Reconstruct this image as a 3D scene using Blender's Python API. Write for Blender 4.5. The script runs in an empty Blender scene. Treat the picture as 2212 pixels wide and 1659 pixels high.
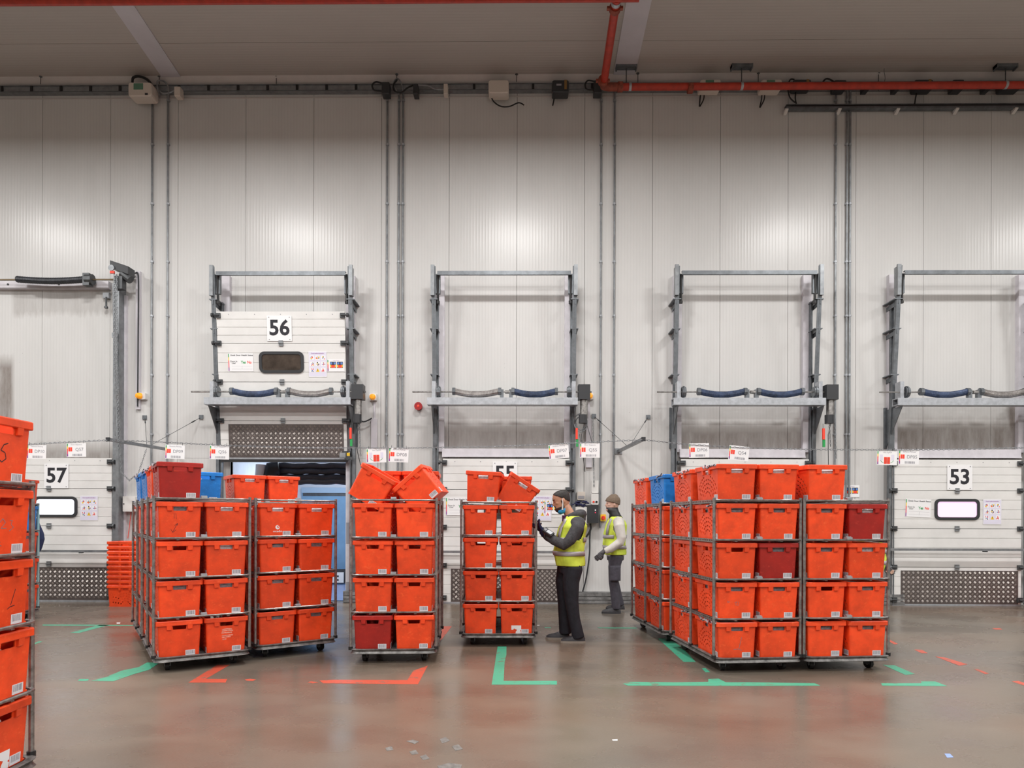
import bpy, math, random
from mathutils import Vector, Matrix, Euler
from mathutils.geometry import tessellate_polygon
R = math.radians
sc = bpy.context.scene
COL = sc.collection
random.seed(7)

# ------------------------------------------------------------------ camera, world, lights, exposure
FPX, CX, CY, CH = 1475.0, 1106.0, 1118.0, 1.443
YAW, ROLL = 0.0125, -0.0030
YW = 11.56            # front face of the back wall
ZC = 8.86             # ceiling
cam_d = bpy.data.cameras.new('camera'); cam = bpy.data.objects.new('camera', cam_d); COL.objects.link(cam)
cam_d.sensor_width = 36; cam_d.lens = FPX/2212*36; cam_d.shift_y = (CY-829.5)/2212
cam_d.clip_end = 200
cam.location = (0, 0, CH)
CR = Matrix.Rotation(YAW, 3, 'Z') @ Matrix.Rotation(ROLL, 3, 'Y') @ Matrix.Rotation(math.pi/2, 3, 'X')
cam.rotation_euler = CR.to_euler()
sc.camera = cam
sc.view_settings.view_transform = 'Standard'
sc.view_settings.look = 'None'
sc.view_settings.gamma = 1
sc.view_settings.use_curve_mapping = False
sc.view_settings.exposure = -0.08
wd = bpy.data.worlds.new('world'); sc.world = wd; wd.use_nodes = True
wd.node_tree.nodes['Background'].inputs[0].default_value = (1.0, 0.97, 0.95, 1)
wd.node_tree.nodes['Background'].inputs[1].default_value = 0.07
def area(name, loc, sx, sy, e, rot=(0,0,0), col=(1,.985,.965), spread=180):
    l = bpy.data.lights.new(name, 'AREA'); l.shape = 'RECTANGLE'; l.size = sx; l.size_y = sy
    l.energy = e; l.color = col; l.spread = R(spread)
    o = bpy.data.objects.new(name, l); COL.objects.link(o); o.location = loc; o.rotation_euler = rot
    return o
for ly, en in ((7.5, 270), (1.6, 250), (-4.0, 320)):
    for lx in (-16.2, -10.6, -5.03, -.06, 6.0, 11.7, 17.3):
        area('high_bay_lamp', (lx, ly, 7.9), 1.2, .45, en)
area('van_interior_lamp', (-3.9, 13.2, 2.75), 1.2, 1.6, 75, col=(.82,.9,1.0))

def ray(px, py):
    return CR @ Vector(((px-CX)/FPX, -(py-CY)/FPX, -1))
def W(px, py, Y):            # point on the plane y = Y
    d = ray(px, py); t = Y/d.y
    return Vector((d.x*t, Y, CH+d.z*t))
def G(px, py, z=0.0):        # point on the plane z = z
    d = ray(px, py); t = (z-CH)/d.z
    return Vector((d.x*t, d.y*t, z))
def cw(xc, zc):              # camera-aligned ground coordinates to world
    c, s = math.cos(YAW), math.sin(YAW)
    return Vector((xc*c-zc*s, xc*s+zc*c, 0))

# ------------------------------------------------------------------ materials
def mat(name, col, rough=.5, metal=0., var=.0, vscale=6., bump=0., bscale=40., emit=0., spec=.5, objvar=0., coat=0.):
    m = bpy.data.materials.new(name); m.use_nodes = True
    nt = m.node_tree; b = nt.nodes['Principled BSDF']
    b.inputs['Base Color'].default_value = (*col, 1)
    b.inputs['Roughness'].default_value = rough
    b.inputs['Metallic'].default_value = metal
    b.inputs['Specular IOR Level'].default_value = spec
    b.inputs['Coat Weight'].default_value = coat
    if emit:
        b.inputs['Emission Color'].default_value = (*col, 1); b.inputs['Emission Strength'].default_value = emit
    tc = None
    if var or bump or objvar:
        tc = nt.nodes.new('ShaderNodeTexCoord')
    if var or objvar:
        n = nt.nodes.new('ShaderNodeTexNoise'); n.inputs['Scale'].default_value = vscale; n.inputs['Detail'].default_value = 6
        n.inputs['Roughness'].default_value = .65
        oi = nt.nodes.new('ShaderNodeObjectInfo')
        mp = nt.nodes.new('ShaderNodeVectorMath'); mp.operation = 'ADD'
        sc_ = nt.nodes.new('ShaderNodeMath'); sc_.operation = 'MULTIPLY'; sc_.inputs[1].default_value = 37.
        nt.links.new(oi.outputs['Random'], sc_.inputs[0])
        nt.links.new(tc.outputs['Object'], mp.inputs[0]); nt.links.new(sc_.outputs[0], mp.inputs[1])
        nt.links.new(mp.outputs[0], n.inputs['Vector'])
        mr = nt.nodes.new('ShaderNodeMapRange'); mr.inputs[1].default_value = .3; mr.inputs[2].default_value = .7
        mr.inputs[3].default_value = 1-var; mr.inputs[4].default_value = 1+var
        nt.links.new(n.outputs[0], mr.inputs[0])
        m2 = nt.nodes.new('ShaderNodeMapRange'); m2.inputs[3].default_value = 1-objvar; m2.inputs[4].default_value = 1+objvar*.4
        nt.links.new(oi.outputs['Random'], m2.inputs[0])
        mu = nt.nodes.new('ShaderNodeMath'); mu.operation = 'MULTIPLY'
        nt.links.new(mr.outputs[0], mu.inputs[0]); nt.links.new(m2.outputs[0], mu.inputs[1])
        vm = nt.nodes.new('ShaderNodeVectorMath'); vm.operation = 'SCALE'; vm.inputs[0].default_value = col
        nt.links.new(mu.outputs[0], vm.inputs['Scale']); nt.links.new(vm.outputs[0], b.inputs['Base Color'])
    if bump:
        n = nt.nodes.new('ShaderNodeTexNoise'); n.inputs['Scale'].default_value = bscale; n.inputs['Detail'].default_value = 4
        nt.links.new(tc.outputs['Object'], n.inputs['Vector'])
        bp = nt.nodes.new('ShaderNodeBump'); bp.inputs['Strength'].default_value = bump; bp.inputs['Distance'].default_value = .01
        nt.links.new(n.outputs[0], bp.inputs['Height']); nt.links.new(bp.outputs[0], b.inputs['Normal'])
    return m
def nodes(m):
    return m.node_tree, m.node_tree.nodes['Principled BSDF']
M = {}
def ribbed(name, col, axis, rough, pitch, dirt=0.0, bumpd=.004, spans=None):
    """coated sheet with fine micro ribs across `axis`, speckled dirt"""
    m = mat(name, col, rough); nt, b = nodes(m); N, L = nt.nodes.new, nt.links.new
    tc = N('ShaderNodeNewGeometry'); sx = N('ShaderNodeSeparateXYZ'); L(tc.outputs['Position'], sx.inputs[0])
    mu = N('ShaderNodeMath'); mu.operation = 'MULTIPLY'; mu.inputs[1].default_value = 2*math.pi/pitch; L(sx.outputs[axis], mu.inputs[0])
    si = N('ShaderNodeMath'); si.operation = 'SINE'; L(mu.outputs[0], si.inputs[0])
    pw = N('ShaderNodeMath'); pw.operation = 'POWER'; ab = N('ShaderNodeMath'); ab.operation = 'ABSOLUTE'; L(si.outputs[0], ab.inputs[0])
    L(ab.outputs[0], pw.inputs[0]); pw.inputs[1].default_value = 6
    n0 = N('ShaderNodeTexNoise'); n0.inputs['Scale'].default_value = 1.3; L(tc.outputs['Position'], n0.inputs['Vector'])
    ad = N('ShaderNodeMath'); ad.operation = 'MULTIPLY_ADD'; L(n0.outputs[0], ad.inputs[0]); ad.inputs[1].default_value = 1.0; L(pw.outputs[0], ad.inputs[2])
    bp = N('ShaderNodeBump'); bp.inputs['Strength'].default_value = .17; bp.inputs['Distance'].default_value = bumpd
    L(ad.outputs[0], bp.inputs['Height']); L(bp.outputs[0], b.inputs['Normal'])
    # broad staining
    n1 = N('ShaderNodeTexNoise'); n1.inputs['Scale'].default_value = .8; n1.inputs['Detail'].default_value = 7; n1.inputs['Roughness'].default_value = .7
    mp = N('ShaderNodeMapping'); mp.inputs['Scale'].default_value = (1.6, 1.6, .45) if axis == 0 else (.4, 1.6, 1)
    L(tc.outputs['Position'], mp.inputs[0]); L(mp.outputs[0], n1.inputs['Vector'])
    r1 = N('ShaderNodeMapRange'); r1.inputs[1].default_value = .3; r1.inputs[2].default_value = .75; r1.inputs[3].default_value = 1.0; r1.inputs[4].default_value = .90
    L(n1.outputs[0], r1.inputs[0])
    # fine rib shading lines
    r3 = N('ShaderNodeMapRange'); r3.inputs[3].default_value = 1.0; r3.inputs[4].default_value = .965; L(pw.outputs[0], r3.inputs[0])
    m1 = N('ShaderNodeMath'); m1.operation = 'MULTIPLY'; L(r1.outputs[0], m1.inputs[0]); L(r3.outputs[0], m1.inputs[1])
    last = m1
    if dirt:
        n2 = N('ShaderNodeTexNoise'); n2.inputs['Scale'].default_value = 34; n2.inputs['Detail'].default_value = 2; L(tc.outputs['Position'], n2.inputs['Vector'])
        n3 = N('ShaderNodeTexNoise'); n3.inputs['Scale'].default_value = .9; n3.inputs['Detail'].default_value = 4; L(tc.outputs['Position'], n3.inputs['Vector'])
        a = N('ShaderNodeMapRange'); a.inputs[1].default_value = .70; a.inputs[2].default_value = .74; L(n2.outputs[0], a.inputs[0])
        c = N('ShaderNodeMapRange'); c.inputs[1].default_value = .52; c.inputs[2].default_value = .7; L(n3.outputs[0], c.inputs[0])
        h = N('ShaderNodeMapRange'); h.inputs[1].default_value = 5.6; h.inputs[2].default_value = 3.9; L(sx.outputs[2], h.inputs[0])
        q = N('ShaderNodeMath'); q.operation = 'MULTIPLY'; L(a.outputs[0], q.inputs[0]); L(c.outputs[0], q.inputs[1])
        q2 = N('ShaderNodeMath'); q2.operation = 'MULTIPLY'; L(q.outputs[0], q2.inputs[0]); L(h.outputs[0], q2.inputs[1])
        q3 = N('ShaderNodeMath'); q3.operation = 'MULTIPLY_ADD'; L(q2.outputs[0], q3.inputs[0]); q3.inputs[1].default_value = -dirt; q3.inputs[2].default_value = 1
        m3 = N('ShaderNodeMath'); m3.operation = 'MULTIPLY'; L(last.outputs[0], m3.inputs[0]); L(q3.outputs[0], m3.inputs[1]); last = m3
    vm = N('ShaderNodeVectorMath'); vm.operation = 'SCALE'; vm.inputs[0].default_value = col; L(last.outputs[0], vm.inputs['Scale'])
    L(vm.outputs[0], b.inputs['Base Color'])
    if spans:  # brown grime; bands below the spring beams also have the beam shadow painted in
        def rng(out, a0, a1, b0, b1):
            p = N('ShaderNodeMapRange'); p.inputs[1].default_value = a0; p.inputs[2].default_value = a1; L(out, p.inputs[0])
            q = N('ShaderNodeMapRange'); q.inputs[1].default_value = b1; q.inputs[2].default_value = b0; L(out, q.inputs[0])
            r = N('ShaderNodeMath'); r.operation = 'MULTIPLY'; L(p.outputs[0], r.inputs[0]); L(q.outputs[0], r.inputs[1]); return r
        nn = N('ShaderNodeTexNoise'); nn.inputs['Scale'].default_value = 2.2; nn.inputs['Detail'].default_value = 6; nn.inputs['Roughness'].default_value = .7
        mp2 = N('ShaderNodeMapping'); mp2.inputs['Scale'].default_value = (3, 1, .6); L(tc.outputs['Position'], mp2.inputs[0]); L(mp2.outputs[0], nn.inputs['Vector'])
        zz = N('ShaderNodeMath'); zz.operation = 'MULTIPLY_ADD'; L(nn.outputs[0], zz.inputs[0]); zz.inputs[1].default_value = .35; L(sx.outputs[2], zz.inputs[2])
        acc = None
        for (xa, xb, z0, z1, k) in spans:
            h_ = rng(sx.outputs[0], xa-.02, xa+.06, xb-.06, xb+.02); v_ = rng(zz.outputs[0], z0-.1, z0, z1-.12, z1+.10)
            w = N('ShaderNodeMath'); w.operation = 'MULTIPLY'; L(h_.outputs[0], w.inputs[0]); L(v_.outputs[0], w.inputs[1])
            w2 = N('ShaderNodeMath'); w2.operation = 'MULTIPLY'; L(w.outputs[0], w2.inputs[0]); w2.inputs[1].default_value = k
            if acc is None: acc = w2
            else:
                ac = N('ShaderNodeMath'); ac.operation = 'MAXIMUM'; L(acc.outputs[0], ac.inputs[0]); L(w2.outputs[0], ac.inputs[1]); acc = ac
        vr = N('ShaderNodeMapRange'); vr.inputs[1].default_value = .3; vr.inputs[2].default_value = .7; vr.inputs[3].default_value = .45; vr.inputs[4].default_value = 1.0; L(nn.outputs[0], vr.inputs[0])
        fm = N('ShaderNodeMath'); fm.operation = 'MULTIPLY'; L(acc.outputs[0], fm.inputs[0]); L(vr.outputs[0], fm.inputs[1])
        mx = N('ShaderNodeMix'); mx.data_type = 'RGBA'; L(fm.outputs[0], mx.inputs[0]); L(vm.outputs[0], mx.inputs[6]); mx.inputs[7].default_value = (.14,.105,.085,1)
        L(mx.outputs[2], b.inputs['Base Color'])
    return m
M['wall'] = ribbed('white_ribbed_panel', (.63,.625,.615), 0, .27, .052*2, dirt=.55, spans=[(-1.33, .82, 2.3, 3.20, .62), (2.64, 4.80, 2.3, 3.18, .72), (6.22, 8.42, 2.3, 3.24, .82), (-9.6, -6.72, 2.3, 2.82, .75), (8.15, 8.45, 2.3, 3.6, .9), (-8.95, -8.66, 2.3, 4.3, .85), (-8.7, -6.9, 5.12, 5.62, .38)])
M['wall'].node_tree.nodes['Principled BSDF'].inputs['Specular IOR Level'].default_value = .27
M['ceiling'] = ribbed('ceiling_panel', (.47,.43,.40), 1, .5, .06*2)
M['strip'] = mat('pale_strip', (.56,.54,.58), .45, var=.06, vscale=2)
M['lilac'] = mat('pale_galvanised_cover', (.60,.58,.62), .4, var=.12, vscale=5)
M['cornice'] = mat('cornice_white', (.50,.47,.46), .45, var=.05)
M['joint'] = mat('dark_joint', (.12,.11,.10), .8)
M['leaf'] = mat('door_leaf_white', (.72,.715,.70), .38, var=.06, vscale=2.5)
M['galv'] = mat('galvanised_steel', (.27,.285,.30), .42, .6, var=.25, vscale=9)
M['galvlight'] = mat('bright_galvanised', (.42,.44,.47), .45, .55, var=.2, vscale=14)
M['steel'] = mat('dull_steel', (.17,.185,.20), .45, .6, var=.3, vscale=7)
M['steeldark'] = mat('dark_steel', (.09,.095,.10), .45, .6, var=.3, vscale=7)
M['chrome'] = mat('worn_zinc_tube', (.30,.29,.28), .38, .75, var=.45, vscale=20)
M['basezinc'] = mat('worn_zinc_base', (.17,.165,.16), .5, .6, var=.6, vscale=16)
M['black'] = mat('black_rubber', (.012,.012,.013), .5)
M['blackbox'] = mat('black_plastic', (.03,.032,.036), .4)
M['bluespring'] = mat('blue_spring_sleeve', (.035,.055,.11), .42, .2, var=.6, vscale=9)
M['greyspring'] = mat('grey_spring_coil', (.34,.32,.31), .35, .8, var=.3, vscale=12)
M['darkspring'] = mat('black_spring_sleeve', (.03,.033,.04), .4, .2, var=.4, vscale=8)
M['orange'] = None
M['white'] = mat('white_card', (.83,.83,.84), .5)
M['whitebox'] = mat('white_enclosure', (.70,.69,.67), .4, var=.05)
M['cream'] = mat('cream_enclosure', (.62,.56,.50), .45)
M['ink'] = mat('black_ink', (.012,.012,.018), .6)
M['grayink'] = mat('grey_ink', (.18,.18,.20), .6)
M['redpaint'] = mat('red_pipe_paint', (.42,.030,.012), .38, var=.25, vscale=10)
M['rustred'] = mat('rusty_coupling', (.25,.05,.025), .6, var=.4, vscale=18)
M['icon'] = mat('print_orange', (.85,.06,.03), .5)
M['yellow'] = mat('print_yellow', (.85,.55,.03), .5)
M['purple'] = mat('print_purple', (.22,.02,.25), .5)
M['pink'] = mat('print_pink', (.75,.05,.12), .5)
M['green'] = mat('print_green', (.02,.33,.08), .5)
M['pblue'] = mat('print_blue', (.10,.22,.55), .5)
M['pgrey'] = mat('print_grey', (.30,.30,.33), .5)
M['lamp'] = mat('amber_lens', (.95,.36,.02), .25, emit=.35)
M['redlens'] = mat('red_lens', (.35,.01,.012), .3)
M['winlit'] = mat('lit_window', (.86,.90,1.0), .3, emit=1.25)
M['winpink'] = mat('pink_lit_window', (.80,.56,.78), .3, emit=.75)
M['windark'] = mat('dark_glass', (.06,.045,.035), .12, var=.5, vscale=5)
M['bag'] = mat('grey_white_bag', (.55,.53,.55), .45, var=.35, vscale=30, bump=.6, bscale=40)
M['bagdark'] = mat('grey_bag', (.24,.22,.24), .45, var=.35, vscale=30, bump=.6, bscale=40)
M['bagprint'] = mat('printed_bag', (.70,.66,.70), .4)
def _bagprint():
    nt, b = nodes(M['bagprint']); N, L = nt.nodes.new, nt.links.new
    tc = N('ShaderNodeTexCoord'); n = N('ShaderNodeTexNoise'); n.inputs['Scale'].default_value = 26; n.inputs['Detail'].default_value = 1
    L(tc.outputs['Object'], n.inputs['Vector']); c = N('ShaderNodeValToRGB')
    c.color_ramp.elements[0].position = .50; c.color_ramp.elements[0].color = (.48,.44,.48,1)
    c.color_ramp.elements[1].position = .56; c.color_ramp.elements[1].color = (.02,.01,.03,1)
    L(n.outputs[0], c.inputs[0]); L(c.outputs[0], b.inputs['Base Color'])
_bagprint()

def plastic(name, col, scuff):
    m = mat(name, col, .36, spec=.5); nt, b = nodes(m); N, L = nt.nodes.new, nt.links.new
    tc = N('ShaderNodeTexCoord'); oi = N('ShaderNodeObjectInfo')
    ml = N('ShaderNodeMath'); ml.operation = 'MULTIPLY'; ml.inputs[1].default_value = 53.; L(oi.outputs['Random'], ml.inputs[0])
    ad = N('ShaderNodeVectorMath'); ad.operation = 'ADD'; L(tc.outputs['Object'], ad.inputs[0]); L(ml.outputs[0], ad.inputs[1])
    n1 = N('ShaderNodeTexNoise'); n1.inputs['Scale'].default_value = 7; n1.inputs['Detail'].default_value = 8; n1.inputs['Roughness'].default_value = .6; L(ad.outputs[0], n1.inputs['Vector'])
    r1 = N('ShaderNodeMapRange'); r1.inputs[1].default_value = .35; r1.inputs[2].default_value = .75; r1.inputs[3].default_value = 1.1; r1.inputs[4].default_value = .74; L(n1.outputs[0], r1.inputs[0])
    r0 = N('ShaderNodeMapRange'); r0.inputs[3].default_value = .80; r0.inputs[4].default_value = 1.05; L(oi.outputs['Random'], r0.inputs[0])
    mu = N('ShaderNodeMath'); mu.operation = 'MULTIPLY'; L(r1.outputs[0], mu.inputs[0]); L(r0.outputs[0], mu.inputs[1])
    vm = N('ShaderNodeVectorMath'); vm.operation = 'SCALE'; vm.inputs[0].default_value = col; L(mu.outputs[0], vm.inputs['Scale'])
    n2 = N('ShaderNodeTexNoise'); n2.inputs['Scale'].default_value = 22; n2.inputs['Detail'].default_value = 5; n2.inputs['Roughness'].default_value = .7
    mp = N('ShaderNodeMapping'); mp.inputs['Scale'].default_value = (1, 1, 1.6); L(ad.outputs[0], mp.inputs[0]); L(mp.outputs[0], n2.inputs['Vector'])
    r2 = N('ShaderNodeMapRange'); r2.inputs[1].default_value = .57; r2.inputs[2].default_value = .72; r2.inputs[4].default_value = .6; L(n2.outputs[0], r2.inputs[0])
    mx = N('ShaderNodeMix'); mx.data_type = 'RGBA'; L(r2.outputs[0], mx.inputs[0]); L(vm.outputs[0], mx.inputs[6]); mx.inputs[7].default_value = (*scuff, 1)
    L(mx.outputs[2], b.inputs['Base Color'])
    r4 = N('ShaderNodeMapRange'); r4.inputs[3].default_value = .28; r4.inputs[4].default_value = .5; L(n1.outputs[0], r4.inputs[0]); L(r4.outputs[0], b.inputs['Roughness'])
    return m
M['orange'] = plastic('orange_red_plastic', (.93,.078,.016), (1.0,.16,.045))
M['darkred'] = plastic('dark_red_plastic', (.42,.018,.012), (.55,.05,.035))
M['blue'] = plastic('blue_plastic', (.010,.215,.68), (.05,.36,.85))

def barcode():
    m = mat('barcode_print', (.72,.72,.76), .45); nt, b = nodes(m); N, L = nt.nodes.new, nt.links.new
    tc = N('ShaderNodeTexCoord'); sx = N('ShaderNodeSeparateXYZ'); L(tc.outputs['UV'], sx.inputs[0])
    w = N('ShaderNodeTexNoise'); w.noise_dimensions = '1D'; w.inputs['Scale'].default_value = 26; w.inputs['Detail'].default_value = 2
    oi = N('ShaderNodeObjectInfo'); a = N('ShaderNodeMath'); a.operation = 'ADD'; L(sx.outputs[0], a.inputs[0]); L(oi.outputs['Random'], a.inputs[1])
    L(a.outputs[0], w.inputs['W'])
    g = N('ShaderNodeMath'); g.operation = 'GREATER_THAN'; g.inputs[1].default_value = .52; L(w.outputs[0], g.inputs[0])
    def rng(out, lo, hi):
        x = N('ShaderNodeMath'); x.operation = 'GREATER_THAN'; x.inputs[1].default_value = lo; L(out, x.inputs[0])
        y = N('ShaderNodeMath'); y.operation = 'LESS_THAN'; y.inputs[1].default_value = hi; L(out, y.inputs[0])
        z = N('ShaderNodeMath'); z.operation = 'MULTIPLY'; L(x.outputs[0], z.inputs[0]); L(y.outputs[0], z.inputs[1]); return z
    u = rng(sx.outputs[0], .08, .92); v = rng(sx.outputs[1], .27, .93)
    p = N('ShaderNodeMath'); p.operation = 'MULTIPLY'; L(u.outputs[0], p.inputs[0]); L(v.outputs[0], p.inputs[1])
    q = N('ShaderNodeMath'); q.operation = 'MULTIPLY'; L(p.outputs[0], q.inputs[0]); L(g.outputs[0], q.inputs[1])
    mx = N('ShaderNodeMix'); mx.data_type = 'RGBA'; L(q.outputs[0], mx.inputs[0]); mx.inputs[6].default_value = (.72,.72,.76,1); mx.inputs[7].default_value = (.04,.04,.07,1)
    L(mx.outputs[2], b.inputs['Base Color'])
    return m
M['barcode'] = barcode()

def floor_mat():
    m = mat('polished_concrete', (.2,.17,.14), .3); nt, b = nodes(m); N, L = nt.nodes.new, nt.links.new
    tc = N('ShaderNodeNewGeometry')
    def noise(s, d, r, scale=(1,1,1)):
        mp = N('ShaderNodeMapping'); mp.inputs['Scale'].default_value = scale; mp.inputs['Rotation'].default_value = (0,0,.4)
        L(tc.outputs['Position'], mp.inputs[0]); n = N('ShaderNodeTexNoise'); n.inputs['Scale'].default_value = s; n.inputs['Detail'].default_value = d
        n.inputs['Roughness'].default_value = r; L(mp.outputs[0], n.inputs['Vector']); return n
    n1 = noise(.38, 4, .5, (1, 1.4, 1)); n2 = noise(1.0, 6, .52, (1, 1.5, 1)); n3 = noise(70, 3, .7)
    c1 = N('ShaderNodeValToRGB'); e = c1.color_ramp.elements
    e[0].position = .32; e[0].color = (.148,.132,.110,1); e[1].position = .70; e[1].color = (.178,.121,.086,1)
    x = c1.color_ramp.elements.new(.5); x.color = (.168,.136,.106,1)
    L(n1.outputs[0], c1.inputs[0])
    r2 = N('ShaderNodeMapRange'); r2.inputs[1].default_value = .3; r2.inputs[2].default_value = .7; r2.inputs[3].default_value = .82; r2.inputs[4].default_value = 1.16; L(n2.outputs[0], r2.inputs[0])
    r3 = N('ShaderNodeMapRange'); r3.inputs[1].default_value = .3; r3.inputs[2].default_value = .7; r3.inputs[3].default_value = .93; r3.inputs[4].default_value = 1.07; L(n3.outputs[0], r3.inputs[0])
    mu = N('ShaderNodeMath'); mu.operation = 'MULTIPLY'; L(r2.outputs[0], mu.inputs[0]); L(r3.outputs[0], mu.inputs[1])
    vm = N('ShaderNodeVectorMath'); vm.operation = 'SCALE'; L(c1.outputs[0], vm.inputs[0]); L(mu.outputs[0], vm.inputs['Scale'])
    # pale specks and chips
    n4 = noise(11, 2, .5); a = N('ShaderNodeMapRange'); a.inputs[1].default_value = .80; a.inputs[2].default_value = .84; a.inputs[4].default_value = .3; L(n4.outputs[0], a.inputs[0])
    mx = N('ShaderNodeMix'); mx.data_type = 'RGBA'; L(a.outputs[0], mx.inputs[0]); L(vm.outputs[0], mx.inputs[6]); mx.inputs[7].default_value = (.36,.33,.30,1)
    L(mx.outputs[2], b.inputs['Base Color'])
    rr = N('ShaderNodeMapRange'); rr.inputs[1].default_value = .3; rr.inputs[2].default_value = .7; rr.inputs[3].default_value = .19; rr.inputs[4].default_value = .36; L(n2.outputs[0], rr.inputs[0]); L(rr.outputs[0], b.inputs['Roughness'])
    bp = N('ShaderNodeBump'); bp.inputs['Strength'].default_value = .12; bp.inputs['Distance'].default_value = .004; L(n3.outputs[0], bp.inputs['Height']); L(bp.outputs[0], b.inputs['Normal'])
    return m
M['floor'] = floor_mat()
def tape_mat(name, col):
    m = mat(name, col, .42); nt, b = nodes(m); N, L = nt.nodes.new, nt.links.new
    g = N('ShaderNodeNewGeometry'); n = N('ShaderNodeTexNoise'); n.inputs['Scale'].default_value = 9; n.inputs['Detail'].default_value = 8; n.inputs['Roughness'].default_value = .75; L(g.outputs['Position'], n.inputs['Vector'])
    r = N('ShaderNodeMapRange'); r.inputs[1].default_value = .56; r.inputs[2].default_value = .62; r.inputs[4].default_value = .8; L(n.outputs[0], r.inputs[0])
    mx = N('ShaderNodeMix'); mx.data_type = 'RGBA'; L(r.outputs[0], mx.inputs[0]); mx.inputs[6].default_value = (*col, 1); mx.inputs[7].default_value = (.165,.135,.105,1); L(mx.outputs[2], b.inputs['Base Color']); return m
M['gtape'] = tape_mat('worn_green_tape', (.07,.38,.24)); M['rtape'] = tape_mat('worn_red_tape', (.55,.095,.055))

# ------------------------------------------------------------------ mesh helpers
class MB:
    def __init__(s): s.v = []; s.f = []; s.m = []; s.uv = {}
    def add(s, vs, fs, mi=0, mtx=None):
        b = len(s.v)
        s.v += [tuple(mtx @ Vector(p)) if mtx else tuple(p) for p in vs]
        s.f += [tuple(b+i for i in f) for f in fs]; s.m += [mi]*len(fs); return s
    def box(s, x0, x1, y0, y1, z0, z1, mi=0, mtx=None):
        vs = [(x0,y0,z0),(x1,y0,z0),(x1,y1,z0),(x0,y1,z0),(x0,y0,z1),(x1,y0,z1),(x1,y1,z1),(x0,y1,z1)]
        return s.add(vs, [(0,3,2,1),(4,5,6,7),(0,1,5,4),(1,2,6,5),(2,3,7,6),(3,0,4,7)], mi, mtx)
    def bar(s, p0, p1, w, h, mi=0, up=(0,0,1)):
        p0, p1 = Vector(p0), Vector(p1); d = (p1-p0); L_ = d.length; d.normalize()
        u = Vector(up); sd = d.cross(u)
        if sd.length < 1e-4: sd = d.cross(Vector((0,1,0)))
        sd.normalize(); u = sd.cross(d)
        mt = Matrix((( *(d[i], sd[i], u[i]), p0[i]) for i in range(3))) if False else Matrix([[d[i], sd[i], u[i], p0[i]] for i in range(3)]+[[0,0,0,1]])
        return s.box(0, L_, -w/2, w/2, -h/2, h/2, mi, mt)
    def tube(s, pts, r, n=8, mi=0, cap=True, closed=False):
        pts = [Vector(p) for p in pts]; k = len(pts); rs = r if isinstance(r, (list, tuple)) else [r]*k
        b = len(s.v); prev = None
        for i, p in enumerate(pts):
            if closed: d = pts[(i+1) % k]-pts[i-1]
            else: d = pts[min(i+1, k-1)]-pts[max(i-1, 0)]
            d.normalize()
            if prev is None:
                a = Vector((0,0,1)) if abs(d.z) < .9 else Vector((1,0,0))
                u = d.cross(a).normalized()
            else:
                u = (prev - d*prev.dot(d)); u = u.normalized() if u.length > 1e-6 else d.orthogonal().normalized()
            prev = u; w = d.cross(u)
            for j in range(n):
                t = 2*math.pi*(j+.5)/n; s.v.append(tuple(p+(u*math.cos(t)+w*math.sin(t))*rs[i]))
        rng = k if closed else k-1
        for i in range(rng):
            for j in range(n):
                a, c = b+i*n, b+((i+1) % k)*n
                s.f.append((a+j, a+(j+1) % n, c+(j+1) % n, c+j)); s.m.append(mi)
        if cap and not closed:
            s.f.append(tuple(b+j for j in range(n))[::-1]); s.m.append(mi)
            s.f.append(tuple(b+(k-1)*n+j for j in range(n))); s.m.append(mi)
        return s
    def cyl(s, p0, p1, r, n=12, mi=0): return s.tube([p0, p1], r, n, mi)
    def poly(s, pts, nrm, th, mi=0):     # flat polygon extruded by th along nrm
        pts = [Vector(p) for p in pts]; nrm = Vector(nrm)*th; n = len(pts); b = len(s.v)
        s.v += [tuple(p) for p in pts]+[tuple(p+nrm) for p in pts]
        s.f.append(tuple(b+i for i in range(n))[::-1]); s.f.append(tuple(b+n+i for i in range(n))); s.m += [mi]*2
        for i in range(n): s.f.append((b+i, b+(i+1) % n, b+n+(i+1) % n, b+n+i)); s.m.append(mi)
        return s
    def ell(s, c, r, n=10, k=7, mi=0, mtx=None):
        vs = []; fs = []
        for i in range(1, k):
            a = math.pi*i/k
            for j in range(n):
                t = 2*math.pi*j/n; vs.append((c[0]+r[0]*math.sin(a)*math.cos(t), c[1]+r[1]*math.sin(a)*math.sin(t), c[2]+r[2]*math.cos(a)))
        vs += [(c[0], c[1], c[2]+r[2]), (c[0], c[1], c[2]-r[2])]; T, B = len(vs)-2, len(vs)-1
        for j in range(n):
            fs.append((T, j, (j+1) % n)); fs.append((B, (k-2)*n+(j+1) % n, (k-2)*n+j))
            for i in range(k-2): fs.append((i*n+j, (i+1)*n+j, (i+1)*n+(j+1) % n, i*n+(j+1) % n))
        return s.add(vs, fs, mi, mtx)
    def loft(s, rings, mi=0, cap=True):  # rings: lists of equal length
        b = len(s.v); n = len(rings[0])
        for r in rings: s.v += [tuple(p) for p in r]
        for i in range(len(rings)-1):
            for j in range(n):
                a, c = b+i*n, b+(i+1)*n; s.f.append((a+j, a+(j+1) % n, c+(j+1) % n, c+j)); s.m.append(mi)
        if cap:
            s.f.append(tuple(b+j for j in range(n))[::-1]); s.f.append(tuple(b+(len(rings)-1)*n+j for j in range(n))); s.m += [mi]*2
        return s
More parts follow.
